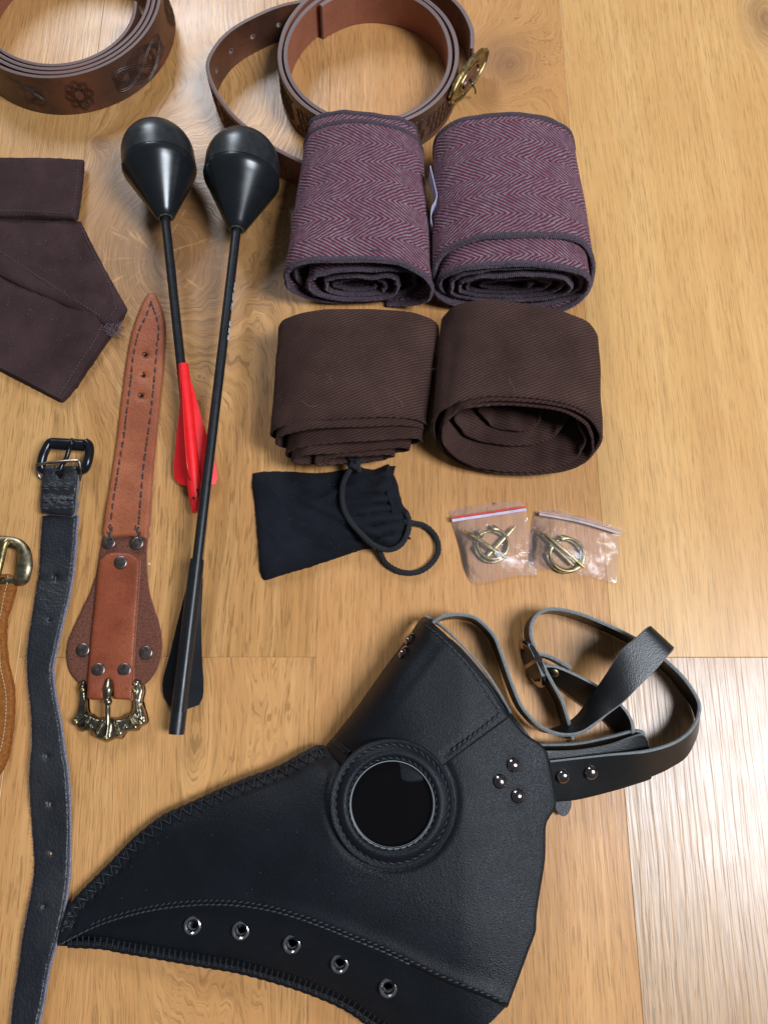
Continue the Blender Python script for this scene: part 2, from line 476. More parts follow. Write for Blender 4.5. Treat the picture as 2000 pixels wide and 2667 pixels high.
def twill(name, a, b, period=.0017, angle=.5, fuzz=.25):
    m = Mat(name, a, .95, .12); u, v, _ = m.xyz('UV')[:3]; ob = m.n('ShaderNodeTexCoord').outputs['Object']
    wob = m.math('MULTIPLY', m.noise(m.vec(u, v), 60, 3), .0012)
    ph = m.math('ADD', m.math('ADD', m.math('MULTIPLY', u, math.sin(angle) / period), m.math('MULTIPLY', v, math.cos(angle) / period)), m.math('MULTIPLY', wob, 1 / period))
    s = m.math('SINE', m.math('MULTIPLY', ph, 2 * math.pi)); s01 = m.math('MULTIPLY_ADD', s, .5, .5)
    th = m.noise(m.vec(m.math('MULTIPLY', u, 1500.0), m.math('MULTIPLY', v, 1500.0)), 1.0, 2)
    col = m.mix(m.math('MULTIPLY', s01, m.ramp(th, [(.3, .35), (.7, 1.0)])), a, b)
    col = m.mix(m.ramp(m.noise(ob, 28, 4, .6), [(.3, 0.0), (.72, .75)]), col, tuple(c * .6 for c in a))
    lint = m.ramp(m.noise(m.vec(m.math('MULTIPLY', u, 2300.0), m.math('MULTIPLY', v, 2300.0), .5), 1.0, 1), [(.74, 0.0), (.80, 1.0)])
    col = m.mix(m.math('MULTIPLY', lint, fuzz), col, (.42, .36, .34))
    m.set('Base Color', col); m.set('Sheen Weight', .03); m.set('Sheen Roughness', .5); m.set('Sheen Tint', (.6, .42, .38, 1)); m.set('Specular IOR Level', .05)
    nb = m.bump(s01, .0003, .8); m.bump(th, .0003, .6, nb)
    return m.m


def herring(name):
    m = Mat(name, (.2, .08, .1), .95, .1); u, v, _ = m.xyz('UV')[:3]; ob = m.n('ShaderNodeTexCoord').outputs['Object']
    w1 = m.math('MULTIPLY', m.math('SUBTRACT', m.noise(m.vec(u, v), 90, 3), .5), .003)
    band = .0150; vv = m.math('ADD', v, w1)
    tri = m.math('PINGPONG', vv, band)
    ph = m.math('ADD', m.math('DIVIDE', m.math('ADD', u, w1), .0040), m.math('DIVIDE', tri, .0026))
    s = m.math('MULTIPLY_ADD', m.math('SINE', m.math('MULTIPLY', ph, 2 * math.pi)), .5, .5)
    # yarn twist across the stripe
    yn = m.math('MULTIPLY_ADD', m.math('SINE', m.math('MULTIPLY', m.math('SUBTRACT', m.math('MULTIPLY', u, .6), v), 2 * math.pi / .0013)), .5, .5)
    th = m.noise(m.vec(m.math('MULTIPLY', u, 1100.0), m.math('MULTIPLY', v, 1100.0)), 1.0, 3, .6)
    pick = m.ramp(m.math('ADD', s, m.math('MULTIPLY', m.math('SUBTRACT', th, .5), 1.5)), [(.34, 0.0), (.66, 1.0)])
    red = m.mix(m.ramp(m.noise(m.vec(m.math('MULTIPLY', u, 420.0), m.math('MULTIPLY', v, 420.0)), 1.0, 2), [(.4, 0.0), (.62, 1.0)]), (.075, .014, .028), (.17, .014, .028))
    gry = m.mix(m.ramp(m.noise(ob, 260, 3), [(.3, 0.0), (.7, 1.0)]), (.150, .092, .110), (.275, .225, .245))
    col = m.mix(pick, red, gry)
    col = m.mix(m.math('MULTIPLY', m.ramp(m.math('MULTIPLY', yn, m.ramp(th, [(.3, .5), (.7, 1.0)])), [(.05, 1.0), (.35, 0.0)]), .5), col, (.045, .022, .040))
    col = m.mix(m.ramp(m.noise(ob, 40, 3), [(.35, .22), (.7, 0.0)]), col, (.09, .03, .06))
    m.set('Base Color', col); m.set('Sheen Weight', .12); m.set('Sheen Roughness', .45); m.set('Sheen Tint', (.7, .45, .55, 1))
    nb = m.bump(s, .0005, .6); nb = m.bump(yn, .0003, .6, nb); m.bump(th, .0005, .7, nb)
    return m.m


def metal(name, base, rough=.25, dirt=(.03, .025, .02), amt=.5, scale=160.0):
    m = Mat(name, base, rough, .5, 1.0); v = m.n('ShaderNodeTexCoord').outputs['Object']; q = m.noise(v, scale, 4, .6)
    m.set('Base Color', m.mix(m.math('MULTIPLY', m.ramp(q, [(.4, 1.0), (.6, 0.0)]), amt), base, dirt))
    m.set('Roughness', m.math('ADD', m.math('MULTIPLY', m.noise(v, scale * 2, 3), .25), rough - .08)); m.bump(q, .0004, .15)
    return m.m


WOOD = {
    'a': wood('oak_knotty', 1.3, (.62, .37, .165), (.50, .275, .105), (.36, .185, .07),
              knots=[(-.172, .325, .060, .080, .16, (.75, .80)), (-.225, .428, .008, .008, .02, (1.0, .8)), (-.262, .385, .004, .004, .008, (1.4, .5)), (-.13, .47, .06, .05, -.03, None)], rings=34, contrast=1.5, rays=True),
    'b': wood('oak_middle', 5.1, (.63, .36, .16), (.54, .29, .115), (.44, .22, .085),
              knots=[(.098, .508, .028, .032, .09, (1.2, .85)), (.085, .475, .02, .02, .04, (2.0, .35)), (.075, -.135, .0022, .0030, .003, (1.2, .8)), (.062, -.175, .0025, .002, .003, (1.2, .7)), (.105, .215, .002, .002, .002, None)], rings=46, contrast=.9),
    'c': wood('oak_pale', 8.4, (.70, .45, .205), (.61, .365, .15), (.52, .29, .115),
              knots=[(.318, .555, .016, .03, .05, (1.0, .8))], rings=52, contrast=.75),
    'd': wood('oak_rosy', 11.9, (.50, .325, .175), (.43, .26, .13), (.35, .20, .09), rings=36, rough=.36, spec=.7, emb=2.8, coat=.22),
    'e': wood('oak_cathedral', 15.2, (.64, .375, .165), (.55, .30, .12), (.45, .235, .09),
              knots=[(-.125, -.01, .034, .17, .11, None), (-.095, -.034, .0016, .0016, .002, (1.2, .8))], rings=38),
    'f': wood('oak_straight', 21.0, (.64, .39, .175), (.54, .31, .125), (.42, .225, .09), rings=44),
}
joint_m = simple('board_core', (.17, .11, .06), .8)

# ------------------------------------------------------------------ floor: laminate boards, each a board of its own
floor_b = MB()
floor_b.add([(-1.6, -1.2, -.012), (1.6, -1.2, -.012), (1.6, 2.2, -.012), (-1.6, 2.2, -.012)], [[0, 1, 2, 3]])
FLOOR = floor_b.build('floor', joint_m, smooth=False); FLOOR['kind'] = 'structure'


def board(x0, x1, y0, y1, mat):
    mb = MB(); g = .00007; b = .00025; x0 += g; x1 -= g; y0 += g; y1 -= g
    lo = [(x0, y0, -.0115), (x1, y0, -.0115), (x1, y1, -.0115), (x0, y1, -.0115)]
    md = [(p[0], p[1], -b * .6) for p in lo]; hi = [(x0 + b, y0 + b, 0), (x1 - b, y0 + b, 0), (x1 - b, y1 - b, 0), (x0 + b, y1 - b, 0)]
    fs = [[8, 9, 10, 11]]
    for k in range(4): fs += [[k, (k + 1) % 4, 4 + (k + 1) % 4, 4 + k], [4 + k, 4 + (k + 1) % 4, 8 + (k + 1) % 4, 8 + k]]
    mb.add(lo + md + hi, fs); return mb.build('board', WOOD[mat], FLOOR, smooth=False)


XB, BW, YJ = -.0440, .1921, .0281          # joint between the second and third column, board width, cross joint
for k in range(-6, 7):
    x0 = XB + k * BW
    cuts = {-2: [-1.2, -.55, .73, 2.2], -1: [-1.2, YJ, 1.31, 2.2], 0: [-1.2, -.62, .95, 2.2], 1: [-1.2, YJ, 1.31, 2.2]}.get(k, [-1.2, -.7 + .37 * (k % 3), .58 + .37 * (k % 3), 2.2])
    mats = {-2: 'fff', -1: 'ead', 0: 'dbf', 1: 'dcf'}.get(k, ['fde', 'efd', 'dff'][k % 3])
    for a, b, q in zip(cuts, cuts[1:], mats): board(x0, x0 + BW, a, b, q)

# ------------------------------------------------------------------ shared materials
M_belt_out = leather('belt_brown_embossed', (.070, .030, .020), .34, 500, .3, var=(.145, .048, .024))
M_belt_in = leather('belt_inside_terracotta', (.27, .095, .055), .55, 1400, .25)
M_belt_edge = simple('belt_painted_edge', (.20, .135, .125), .5, nscale=900, ns=.3)
M_emb = simple('embossed_dark', (.040, .017, .011), .45, nscale=500, ns=.3)
M_blk = leather('black_mask_leather', (.0075, .0085, .011), .40, 1700, .42, spec=.17)
M_blk_soft = leather('black_strap_leather', (.009, .009, .0095), .38, 1300, .22, spec=.4)
M_cut = simple('grey_cut_edge', (.20, .21, .21), .8, nscale=700, ns=.4, var=.65)
M_thread = simple('black_thread', (.026, .031, .038), .6, nscale=1500, ns=.4)
M_thr2 = simple('dark_waxed_thread', (.014, .017, .021), .5, nscale=1500, ns=.4)
M_nick = metal('polished_nickel', (.62, .58, .58), .14, amt=.15)
M_gun = metal('gunmetal', (.30, .25, .25), .12, amt=.2)
M_brass = metal('antique_brass', (.44, .35, .17), .36, (.14, .11, .05), .7, 320)
M_dbr = metal('dark_cast_bronze', (.40, .345, .24), .25, (.085, .072, .06), .75, 30)
M_pol = metal('rubbed_brass', (.50, .42, .23), .30, (.25, .2, .09), .4, 300)
M_rivet = metal('dull_rivet', (.26, .20, .18), .34, (.10, .075, .065), .6, 240)
M_tan = leather('tan_leather', (.265, .066, .024), .5, 900, .55, var=(.35, .105, .043), spec=.35)
M_tan2 = leather('tan_tongue_leather', (.215, .046, .017), .48, 900, .5, var=(.285, .072, .028), spec=.35)
M_rough = simple('rough_split_leather', (.165, .062, .040), .95, nscale=700, ns=.7, var=.55, dist=.0009, spec=.15)
M_tan_edge = simple('tan_cut_edge', (.34, .15, .09), .8, nscale=700, ns=.4)
M_suede = simple('orange_suede', (.30, .105, .025), 1.0, nscale=500, ns=.7, var=.62, dist=.0009, spec=.1)
M_old = leather('worn_black_leather', (.011, .012, .0155), .46, 620, .7, var=(.019, .019, .021), spec=.45)
M_lilac = simple('pale_fibrous_edge', (.27, .25, .30), .95, nscale=900, ns=.8, var=.45, dist=.001, spec=.1)
M_rub = simple('black_rubber', (.010, .012, .014), .27, nscale=120, ns=.06, var=.85)
M_rub_d = simple('dusty_rubber', (.021, .0235, .025), .33, nscale=200, ns=.10, var=.62)
M_shaft = simple('black_shaft', (.009, .010, .012), .38, nscale=350, ns=.12, var=.7)
M_red = simple('red_vinyl', (.78, .012, .016), .42, nscale=200, ns=.04, var=.92)
M_vane = simple('black_vane', (.006, .007, .010), .5, nscale=200, ns=.05, spec=.12)
M_tweed = herring('herringbone_tweed')
M_lock = simple('overlock_thread', (.17, .125, .155), .95, nscale=1500, ns=.8, var=.35, dist=.0008, spec=.1)
M_twill = twill('brown_twill', (.040, .020, .0165), (.100, .056, .044), .0019, .42, .6)
M_cloth = twill('brown_cotton_cloth', (.040, .021, .021), (.095, .057, .056), .0013, .7, .5)
M_cloth2 = twill('brown_flap_cloth', (.048, .025, .026), (.090, .056, .056), .0010, 1.2, .45)
M_pouch = twill('black_cotton', (.0095, .0105, .0145), (.026, .029, .038), .0011, .8, .3)
M_cord = simple('black_cord', (.011, .012, .015), .9, nscale=900, ns=.6, var=.5)
M_black = simple('black_metal', (.02, .022, .026), .22, nscale=200, ns=.05, metal=.6)
M_white = simple('printed_paint_white', (.55, .60, .75), .5)
M_rpaint = simple('printed_paint_red', (.45, .05, .06), .5)
M_fluff = simple('pale_fibre', (.30, .26, .24), .9)


# ------------------------------------------------------------------ belts standing on edge
def polar(c, r, a, z=0.0): return np.array([c[0] + r * math.cos(a), c[1] + r * math.sin(a), z])


def knot_on(mb, fpos, s0, ln, ht, kind, us=.00136, bw=.00075):
    """interlaced ornament pressed into a belt: fpos(s, h) -> point on the outer face"""
    curves = []
    T_ = np.linspace(0, 2 * math.pi, 200)
    if kind == 'long':
        for a, b, ph in ((3, 2, 0), (3, 2, math.pi / 2)):
            curves.append([(s0 + ln * .5 * math.sin(b * t + ph) * (1 if ph == 0 else .72), ht * .5 + ht * .38 * math.sin(a * t) * (1 - .45 * abs(math.sin(b * t + ph)))) for t in T_])
        curves.append([(s0 + ln * .24 * math.cos(t), ht * .5 + ht * .27 * math.sin(t)) for t in T_[::3]])
        for e in (-1, 1): curves.append([(s0 + e * ln * .5 * (.62 + .38 * math.cos(t)), ht * .5 + ht * .13 * math.sin(t)) for t in T_[::5]])
    elif kind == 'round':
        for ph in (0, math.pi / 4): curves.append([(s0 + ln * .36 * math.cos(t) * (.78 + .26 * math.cos(4 * t + 4 * ph)), ht * .5 + ht * .34 * math.sin(t) * (.78 + .26 * math.cos(4 * t + 4 * ph))) for t in T_])
        curves.append([(s0 + ln * .16 * math.cos(t), ht * .5 + ht * .16 * math.sin(t)) for t in T_[::5]])
    else:
        for ph in (0, 2.094, 4.189): curves.append([(s0 + ln * (t / (2 * math.pi) - .5), ht * .5 + ht * .30 * math.sin(2 * t + ph)) for t in T_[::2]])
    for c in curves:
        c = np.array(c, float); q = c * [us, 1]; t = np.gradient(q, axis=0); t /= np.linalg.norm(t, axis=1)[:, None] + 1e-9; nn = np.stack([-t[:, 1] / us, t[:, 0]], -1)
        for sg in (-bw, bw):
            e = c + nn * sg; tube(mb, [fpos(a, min(max(h, .001), ht)) for a, h in e], .00024, 4)


# wide coiled belt, top left
c1 = (-.2545, .5375); h1 = .032
T1 = thing('leather_belt', 'wide dark brown belt with pressed knotwork, coiled several turns at the top left corner', 'belt', (c1[0], c1[1], 0))
ctrl = [(-215, .0765), (-150, .0785), (-90, .0780), (-30, .0775), (30, .0775), (90, .076), (150, .0745), (200, .0735), (270, .0742), (330, .0735), (390, .073), (450, .0715), (510, .0700), (560, .0695), (630, .0703), (690, .0695), (750, .069), (820, .067), (870, .0655), (920, .0650), (990, .0668), (1025, .0662), (1052, .0635), (1075, .0590)]
ca = np.array(ctrl, float); sp = cr(ca, 14)
top_c = np.array([polar(c1, r, R(a), h1) for a, r in sp]); bot_c = np.array([polar((c1[0] - .0015, c1[1] + .0005), r + .0036 * (1 if a < 200 else .8), R(a), .0006) for a, r in sp])
tt = np.linspace(0, 1, 6)[None, :, None]; G = top_c[:, None] * (1 - tt) + bot_c[:, None] * tt
mb = MB(); sheet(mb, G, .0027, mi=(1, 0, 2)); mb.build('strap', [M_belt_out, M_belt_in, M_belt_edge], T1, sharp=50)


def f1(a, h):
    r = np.interp(a, ca[:, 0], ca[:, 1]); k = h / h1
    return polar(c1, r * k + (r + .0036) * (1 - k) + .00135, R(a), h)


mb = MB(); knot_on(mb, f1, -38, 38, h1, 'long'); knot_on(mb, f1, -78, 19, h1, 'round'); knot_on(mb, f1, -118, 40, h1, 'long'); knot_on(mb, f1, -160, 19, h1, 'round'); knot_on(mb, f1, 4, 19, h1, 'round')
mb.build('embossed_knotwork', M_emb, T1, kind='stuff')

# narrower belt with brass buckle
c2 = (-.0135, .4812); h2 = .030
T2 = thing('leather_belt', 'narrow brown belt looped loosely behind the tweed rolls, with a brass openwork buckle', 'belt', (c2[0], c2[1], 0))
ctrl = [(5, .0818), (12, .0840), (20, .0862), (42, .0880), (90, .0850), (129, .0735), (160, .0683), (180, .0668), (225, .0655), (270, .0655), (315, .0672), (350, .0690), (400, .0720), (450, .0720), (500, .0650), (535, .0625), (580, .0612), (630, .0620), (675, .0630), (705, .0640), (730, .0650), (770, .0680), (812, .0668), (832, .0636), (846, .0616)]
ca2 = np.array(ctrl, float); sp = cr(ca2, 12)
G = np.array([[polar(c2, r + .002 * k, R(a), h2 * (1 - k) + .0006) for k in np.linspace(0, 1, 5)] for a, r in sp])
mb = MB(); sheet(mb, G, .0030, mi=(1, 0, 2)); mb.build('strap', [M_belt_out, M_belt_in, M_belt_edge], T2, sharp=50)
f2 = lambda a, h: polar(c2, np.interp(a, ca2[:, 0], ca2[:, 1]) + .0022 * (1 - h / h2) + .0015, R(a), h)
mb = MB()
for a in (200, 232, 264, 296, 326): knot_on(mb, f2, a, 27, h2, 'braid', .00118)
mb.build('embossed_knotwork', M_emb, T2, kind='stuff')
# loose tail loop, holes cut as real openings
tail = [(905, -60), (850, -25), (794, 0), (741, 12), (693, 29), (625, 63), (582, 96), (553, 135), (541, 169), (548, 207), (572, 255), (611, 304), (659, 345), (712, 383), (784, 420), (850, 447), (900, 462)]
Wt = cr([P(u, v, .0285) for u, v in tail], 10); Wt = resample(Wt, .0016)
holes_px = [(723, 59), (657, 91), (603, 133), (563, 183), (757, 433)]
mbt = MB(); hs = []
G = np.array([[p + np.array([0, 0, -.0285 * k + .0004 * k]) for k in np.linspace(0, 1, 13)] for p in Wt])
hole_mb = MB()
# drop the grid cells round each hole so the belt is really pierced
n_, m_ = G.shape[:2]
cells = set()
for (hu, hv) in holes_px:
    best = None
    for i in range(n_):
        q = Wt[i].copy()
        pz = P(hu, hv, .0145)
        d = math.hypot(q[0] - pz.x, q[1] - pz.y)
        if best is None or d < best[0]: best = (d, i)
    i = best[1]; hs.append(i)
s_ = np.r_[0, np.cumsum(np.linalg.norm(np.diff(Wt, axis=0), axis=1))]
mb = MB(); cuts = []
sheet(mb, G, .0028, mi=(0, 1, 2))
drop_ = []
for i in hs:
    for fi, f in enumerate(mb.f):
        if mb.m[fi] == 2: continue
        ij = [((k % (n_ * m_)) // m_, (k % (n_ * m_)) % m_) for k in f]
        if min(a for a, b in ij) in (i - 1, i) and min(b for a, b in ij) in (5, 6): drop_.append(fi)
keep = [k for k in range(len(mb.f)) if k not in set(drop_)]
mb.f = [mb.f[k] for k in keep]; mb.m = [mb.m[k] for k in keep]
mb.build('strap', [M_belt_out, M_belt_in, M_belt_edge], T2, sharp=50)
tn = np.gradient(Wt, axis=0); tn /= np.linalg.norm(tn, axis=1)[:, None]
for i in hs:
    c = (G[i, 6]); ax = Vector((-tn[i][1], tn[i][0], 0))
    mb = MB(); lathe(mb, [(.0024, -.0015), (.0017, -.0016), (.00155, -.001), (.00155, .001), (.0017, .0016), (.0024, .0015)], c, ax, 16, cap=False)
    mb.build('punched_hole_rim', M_belt_edge, T2)
fo = lambda s, h: np.array([np.interp(s, s_, Wt[:, 0]) - .0, np.interp(s, s_, Wt[:, 1]), h])
mb = MB()


def f3(s, h):
    i = min(max(int(np.searchsorted(s_, s)), 0), n_ - 1); nrm = np.array([tn[i][1], -tn[i][0], 0]); p = fo(s, h)
    c = np.array([P(700, 220).x, P(700, 220).y, 0]); sg = 1 if np.dot(nrm, p - c) > 0 else -1
    return p + nrm * sg * .0015


for q in np.arange(.125, s_[-1] - .07, .034): knot_on(mb, f3, q, .030, h2 - .001, 'braid', 1.0)
mb.build('embossed_knotwork', M_emb, T2, kind='stuff')


def oval(name, C0, a, b, hole, bar, th, mats, parent, ornate=True):
    """openwork oval plate: a, b = half axes as vectors"""
    C0, a, b = Vector(C0), Vector(a), Vector(b); nrm = a.cross(b).normalized()
    n = 72; m = 10; mb = MB()
    vs = []; uv = []
    for s in (1, -1):
        for i in range(n):
            t = 2 * math.pi * i / n; lob = 1 + (.03 * math.cos(12 * t) if ornate else 0)
            for j in range(m + 1):
                k = hole + (lob - hole) * j / m
                e = math.sin(math.pi * j / m) ** .5
                o = th * .5 * e * (1 + (.30 * math.sin(5 * t + 3 * j) * math.cos(2.1 * j) + .15 * nz(i * .8, j * .9) if ornate and s > 0 else 0))
                vs.append(C0 + a * (k * math.cos(t)) + b * (k * math.sin(t)) + nrm * s * o); uv.append((i * .01, j * .01))
    fs = []
    K = n * (m + 1)
    for s in (0, 1):
        for i in range(n):
            for j in range(m):
                q = [s * K + i * (m + 1) + j, s * K + ((i + 1) % n) * (m + 1) + j, s * K + ((i + 1) % n) * (m + 1) + j + 1, s * K + i * (m + 1) + j + 1]
                fs.append(q if s == 0 else q[::-1])
    for i in range(n):
        for j in (0, m): fs.append([i * (m + 1) + j, ((i + 1) % n) * (m + 1) + j, K + ((i + 1) % n) * (m + 1) + j, K + i * (m + 1) + j])
    mb.add(vs, fs, 0, uv)
    if bar: tube(mb, [C0 - b * .95, C0 + b * .95], th * .7, 8)
    return mb.build(name, mats, parent, sharp=35)


bC = P(1219, 196, .019); bA = (P(1266, 128, .020) - P(1172, 266, .018)) / 2; bB = (P(1201, 183, .034) - P(1226, 214, .003)) / 2
bk = oval('buckle', bC, bA * 1.02, bB * 1.1, .46, False, .0036, M_brass, T2)
mb = MB()
for k in range(24):
    t = 2 * math.pi * k / 24; rr = .74 + .04 * (k % 2); nrm = Vector(bA).cross(Vector(bB)).normalized()
    if nrm.x < 0: nrm = -nrm
    p = Vector(bC) + Vector(bA) * rr * math.cos(t) + Vector(bB) * rr * math.sin(t) + nrm * .0018
    lathe(mb, [(.0011, -.001), (.0010, .0001), (.0005, .0005), (0, .0006)], p, nrm, 8)
mb.build('buckle_boss', M_brass, bk, kind='stuff')
mb = MB(); cbk = Vector(bC) + nrm * .0016
for kk, rr_ in ((.97, .0012), (.50, .0010)):
    tube(mb, [cbk + Vector(bA) * kk * math.cos(t) + Vector(bB) * kk * math.sin(t) for t in np.linspace(0, 2 * math.pi, 60)], [rr_ * (1 + .18 * math.sin(t * .9)) for t in range(60)], 8)
mb.build('buckle_rim', M_brass, bk)
mb = MB(); tube(mb, [Vector(bC) + Vector(bA) * x + nrm * .0012 for x in np.linspace(-.40, .30, 12)], [.0024, .0034, .0036, .0035, .0036, .0030, .0035, .0036, .0035, .0036, .0034, .0022], 14)
mb.build('buckle_loop', M_belt_out, T2)
mb = MB(); p0 = P(1224, 206, .022); tube(mb, cr([p0, P(1231, 222, .020), P(1237, 232, .012), P(1238, 243, .006)], 6), .0007, 6); mb.build('buckle_tongue', M_black, bk)


_m = Mat('overlock_band', (.1, .08, .1), .95, .1); _u, _v, _w = _m.xyz('UV')[:3]; _ob = _m.n('ShaderNodeTexCoord').outputs['Object']
_s = _m.math('MULTIPLY_ADD', _m.math('SINE', _m.math('MULTIPLY', _m.math('ADD', _u, _m.math('MULTIPLY', _v, .4)), 2 * math.pi / .0013)), .5, .5)
_n = _m.noise(_ob, 900, 3); _k = _m.math('MULTIPLY', _s, _m.ramp(_n, [(.3, .3), (.6, 1.0)]))
_m.set('Base Color', _m.mix(_k, (.028, .018, .026), (.16, .125, .15))); _m.bump(_n, .0006, .6, _m.bump(_s, .0006, .8)); M_band = _m.m


# ------------------------------------------------------------------ rolled wraps
def roll(name, label, cat, group, Fp, Bp, yf, yb, turns, rho, mat, edge_mat, th, lock, start=-100, nper=72, nw=16, seed=0.0, wob=.0012, dirn=1, sag=.0, shift=None, zz=None):
    n = int(turns * nper); G = np.zeros((n, nw + 1, 3)); UV = np.zeros((n, nw + 1, 2)); s = 0.0; prev = None
    for i in range(n):
        tnn = i / nper; th_ = R(start) + dirn * 2 * math.pi * tnn; rh = rho(tnn)
        y0, y1 = yf(th_, tnn), yb(th_, tnn)
        for j in range(nw + 1):
            k = j / nw; cx = Fp[0] * (1 - k) + Bp[0] * k; ww = Fp[1] * (1 - k) + Bp[1] * k; hh = Fp[2] * (1 - k) + Bp[2] * k
            ex = 2.35; c, s2 = math.cos(th_), math.sin(th_)
            sx = math.copysign(abs(c) ** (2 / ex), c); sz = math.copysign(abs(s2) ** (2 / ex), s2)
            wb = wob * (1 + 1.5 * tnn / turns) * (nz(c * 1.6 + seed, s2 * 1.6, tnn * .9 + k * .8) + .5 * nz(c * 4 + seed, s2 * 4, tnn + k * 3))
            x = cx + (ww / 2 * rh + wb) * sx; z = hh / 2 * rh * (1 + sz) + tnn * th * 1.1 + th * .6 + wb * sz * (1 if sz > 0 else 0)
            if zz: q = zz(tnn); z = q[0] + (q[1] - q[0]) * (1 + sz) / 2 + wb * sz
            if shift:
                q = shift(tnn); x += q[0] * (1 - .6 * k); z += q[1] * sx * ww / 2 * rh * (1 - k)
            if sag and sz > 0: z -= sag * sz * max(0, 1 - abs(sx) * 1.3) * rh
            G[i, j] = (x, y0 * (1 - k) + y1 * k, max(z, th * .55))
        if prev is not None: s += np.linalg.norm(G[i, nw // 2] - prev)
        prev = G[i, nw // 2].copy()
        for j in range(nw + 1): UV[i, j] = (s, G[i, j, 1])
    T = thing(name, label, cat, (Fp[0], (yf(1.57, 0) + yb(1.57, 0)) / 2, 0), group)
    mb = MB(); sheet(mb, G, th, UV, mi=(0, 0, 1), bulge=.3); mb.build('cloth_strip', [mat, edge_mat], T, sharp=70)
    if lock:
        mb = MB()
        for j, sg in ((0, -1), (nw, 1)):
            E_ = resample(G[:, j], .00062); rr = np.array([.00105 + .00028 * (-1) ** i + .0002 * random.uniform(-1, 1) for i in range(len(E_))])
            tube(mb, E_, rr, 6)
        mbb = MB()
        ll = np.linalg.norm(G[:, nw] - G[:, 0], axis=1)[:, None]
        for a_, b_ in ((0, nw), (nw, 0)):
            dv = (G[:, b_] - G[:, a_]) / ll; jn = 1 if a_ == 0 else nw - 1
            cell = np.linalg.norm(G[:, jn] - G[:, a_], axis=1)[:, None]
            q1 = G[:, a_] + (G[:, jn] - G[:, a_]) * (.0027 / cell)
            UVb = np.stack(np.meshgrid(np.r_[0, np.cumsum(np.linalg.norm(np.diff(G[:, a_], axis=0), axis=1))], np.array([0, .0013, .0027]), indexing='ij'), -1)
            sheet(mbb, np.stack([G[:, a_], (G[:, a_] + q1) / 2, q1], 1), th + .0012, UVb, mi=(0, 0, 0))
        mbb.build('overlock_band', M_band, T, kind='stuff', sharp=None)
        # single overlock threads across the rim
        E_ = resample(G[:int(nper * 2.2), 0], .0015); A, Tt, N, B = frames(E_)
        for p in E_:
            o = Vector((random.uniform(-.0004, .0004), 0, random.uniform(-.0003, .0003))); p = Vector(p) + o
            c = Vector((Fp[0], p.y, Fp[2] / 2)); rad = (p - c).normalized()
            tube(mb, [p + rad * .0011 + Vector((0, .0026, 0)), p + rad * .0014 + Vector((.0002, .001, 0)), p + Vector((.0003, -.0012, 0)), p - rad * .0012 + Vector((.0004, .0002, 0))], .00028, 4)
        mb.build('overlock_edge', M_lock, T, kind='stuff')
    return T, G


def lint(T, G, num, seed, mat=None, L=.010):
    rnd = random.Random(seed); mb = MB()
    nmax = G.shape[0]
    for k in range(num):
        i = rnd.randrange(2, int(min(nmax - 2, 70))); j = rnd.randrange(1, G.shape[1] - 1); p = Vector(G[i, j])
        if p.z < .02: continue
        a = rnd.uniform(0, 6.28); pts = [p + Vector((0, 0, .0011))]
        for q in range(6):
            a += rnd.uniform(-.6, .6); pts.append(pts[-1] + Vector((math.cos(a), math.sin(a), rnd.uniform(-.12, .22))) * L * rnd.uniform(.1, .22))
        tube(mb, cr(pts, 3), .00004, 4)
    if mb.v: mb.build('loose_fibre', mat or M_fluff, T, kind='stuff')


st = lambda x, *p: float(np.interp(x, [a for a, b in p], [b for a, b in p]))
Tt1, Gt1 = roll('tweed_wrap', 'left of the two burgundy herringbone tweed rolls, its end loosely wound', 'leg wrap', 'rolled herringbone tweed leg wraps',
     (-.0180, .103, .054), (-.0155, .086, .054),
     lambda t, n: .2835 - .009 * max(math.cos(t), 0) ** 2 * max(0, 1 - n) + st(n, (0, 0), (.9, 0), (1.2, .007), (2.0, .004), (2.6, -.002), (5, .004)),
     lambda t, n: .3945 + st(n, (0, 0), (.8, 0), (1.1, .012), (5, .010)) - .003 * math.cos(t), 5.2,
     lambda n: st(n, (0, 1), (.7, .985), (1.3, .90), (2.0, .84), (2.6, .66), (3.4, .52), (4.2, .36), (5.2, .22)), M_tweed, M_lock, .0024, True, start=-70, seed=3.1, wob=.0022)
Tt2, Gt2 = roll('tweed_wrap', 'right of the two burgundy herringbone tweed rolls, with a wavy loose outer edge', 'leg wrap', 'rolled herringbone tweed leg wraps',
     (.0895, .112, .058), (.0880, .101, .058),
     lambda t, n: .2790 + (.031 * (1 - n / 1.05) ** .5 * (.35 + .65 * math.sin(t)) + .004 * math.sin(3 * t) * (1 - n) if n < 1.05 else 0) + st(n, (0, 0), (1, 0), (2, .003), (3, .0), (6, .006)) - .003 * math.sin(t),
     lambda t, n: .3930 + .0025 * math.sin(t) + .003 * min(n, 1), 6.3,
     lambda n: st(n, (0, 1), (.8, 1.0), (1.2, .935), (2.0, .88), (2.6, .80), (3.5, .66), (4.4, .58), (5.3, .42), (6.3, .24)), M_tweed, M_lock, .0023, True, start=-60, seed=8.3, wob=.0016)
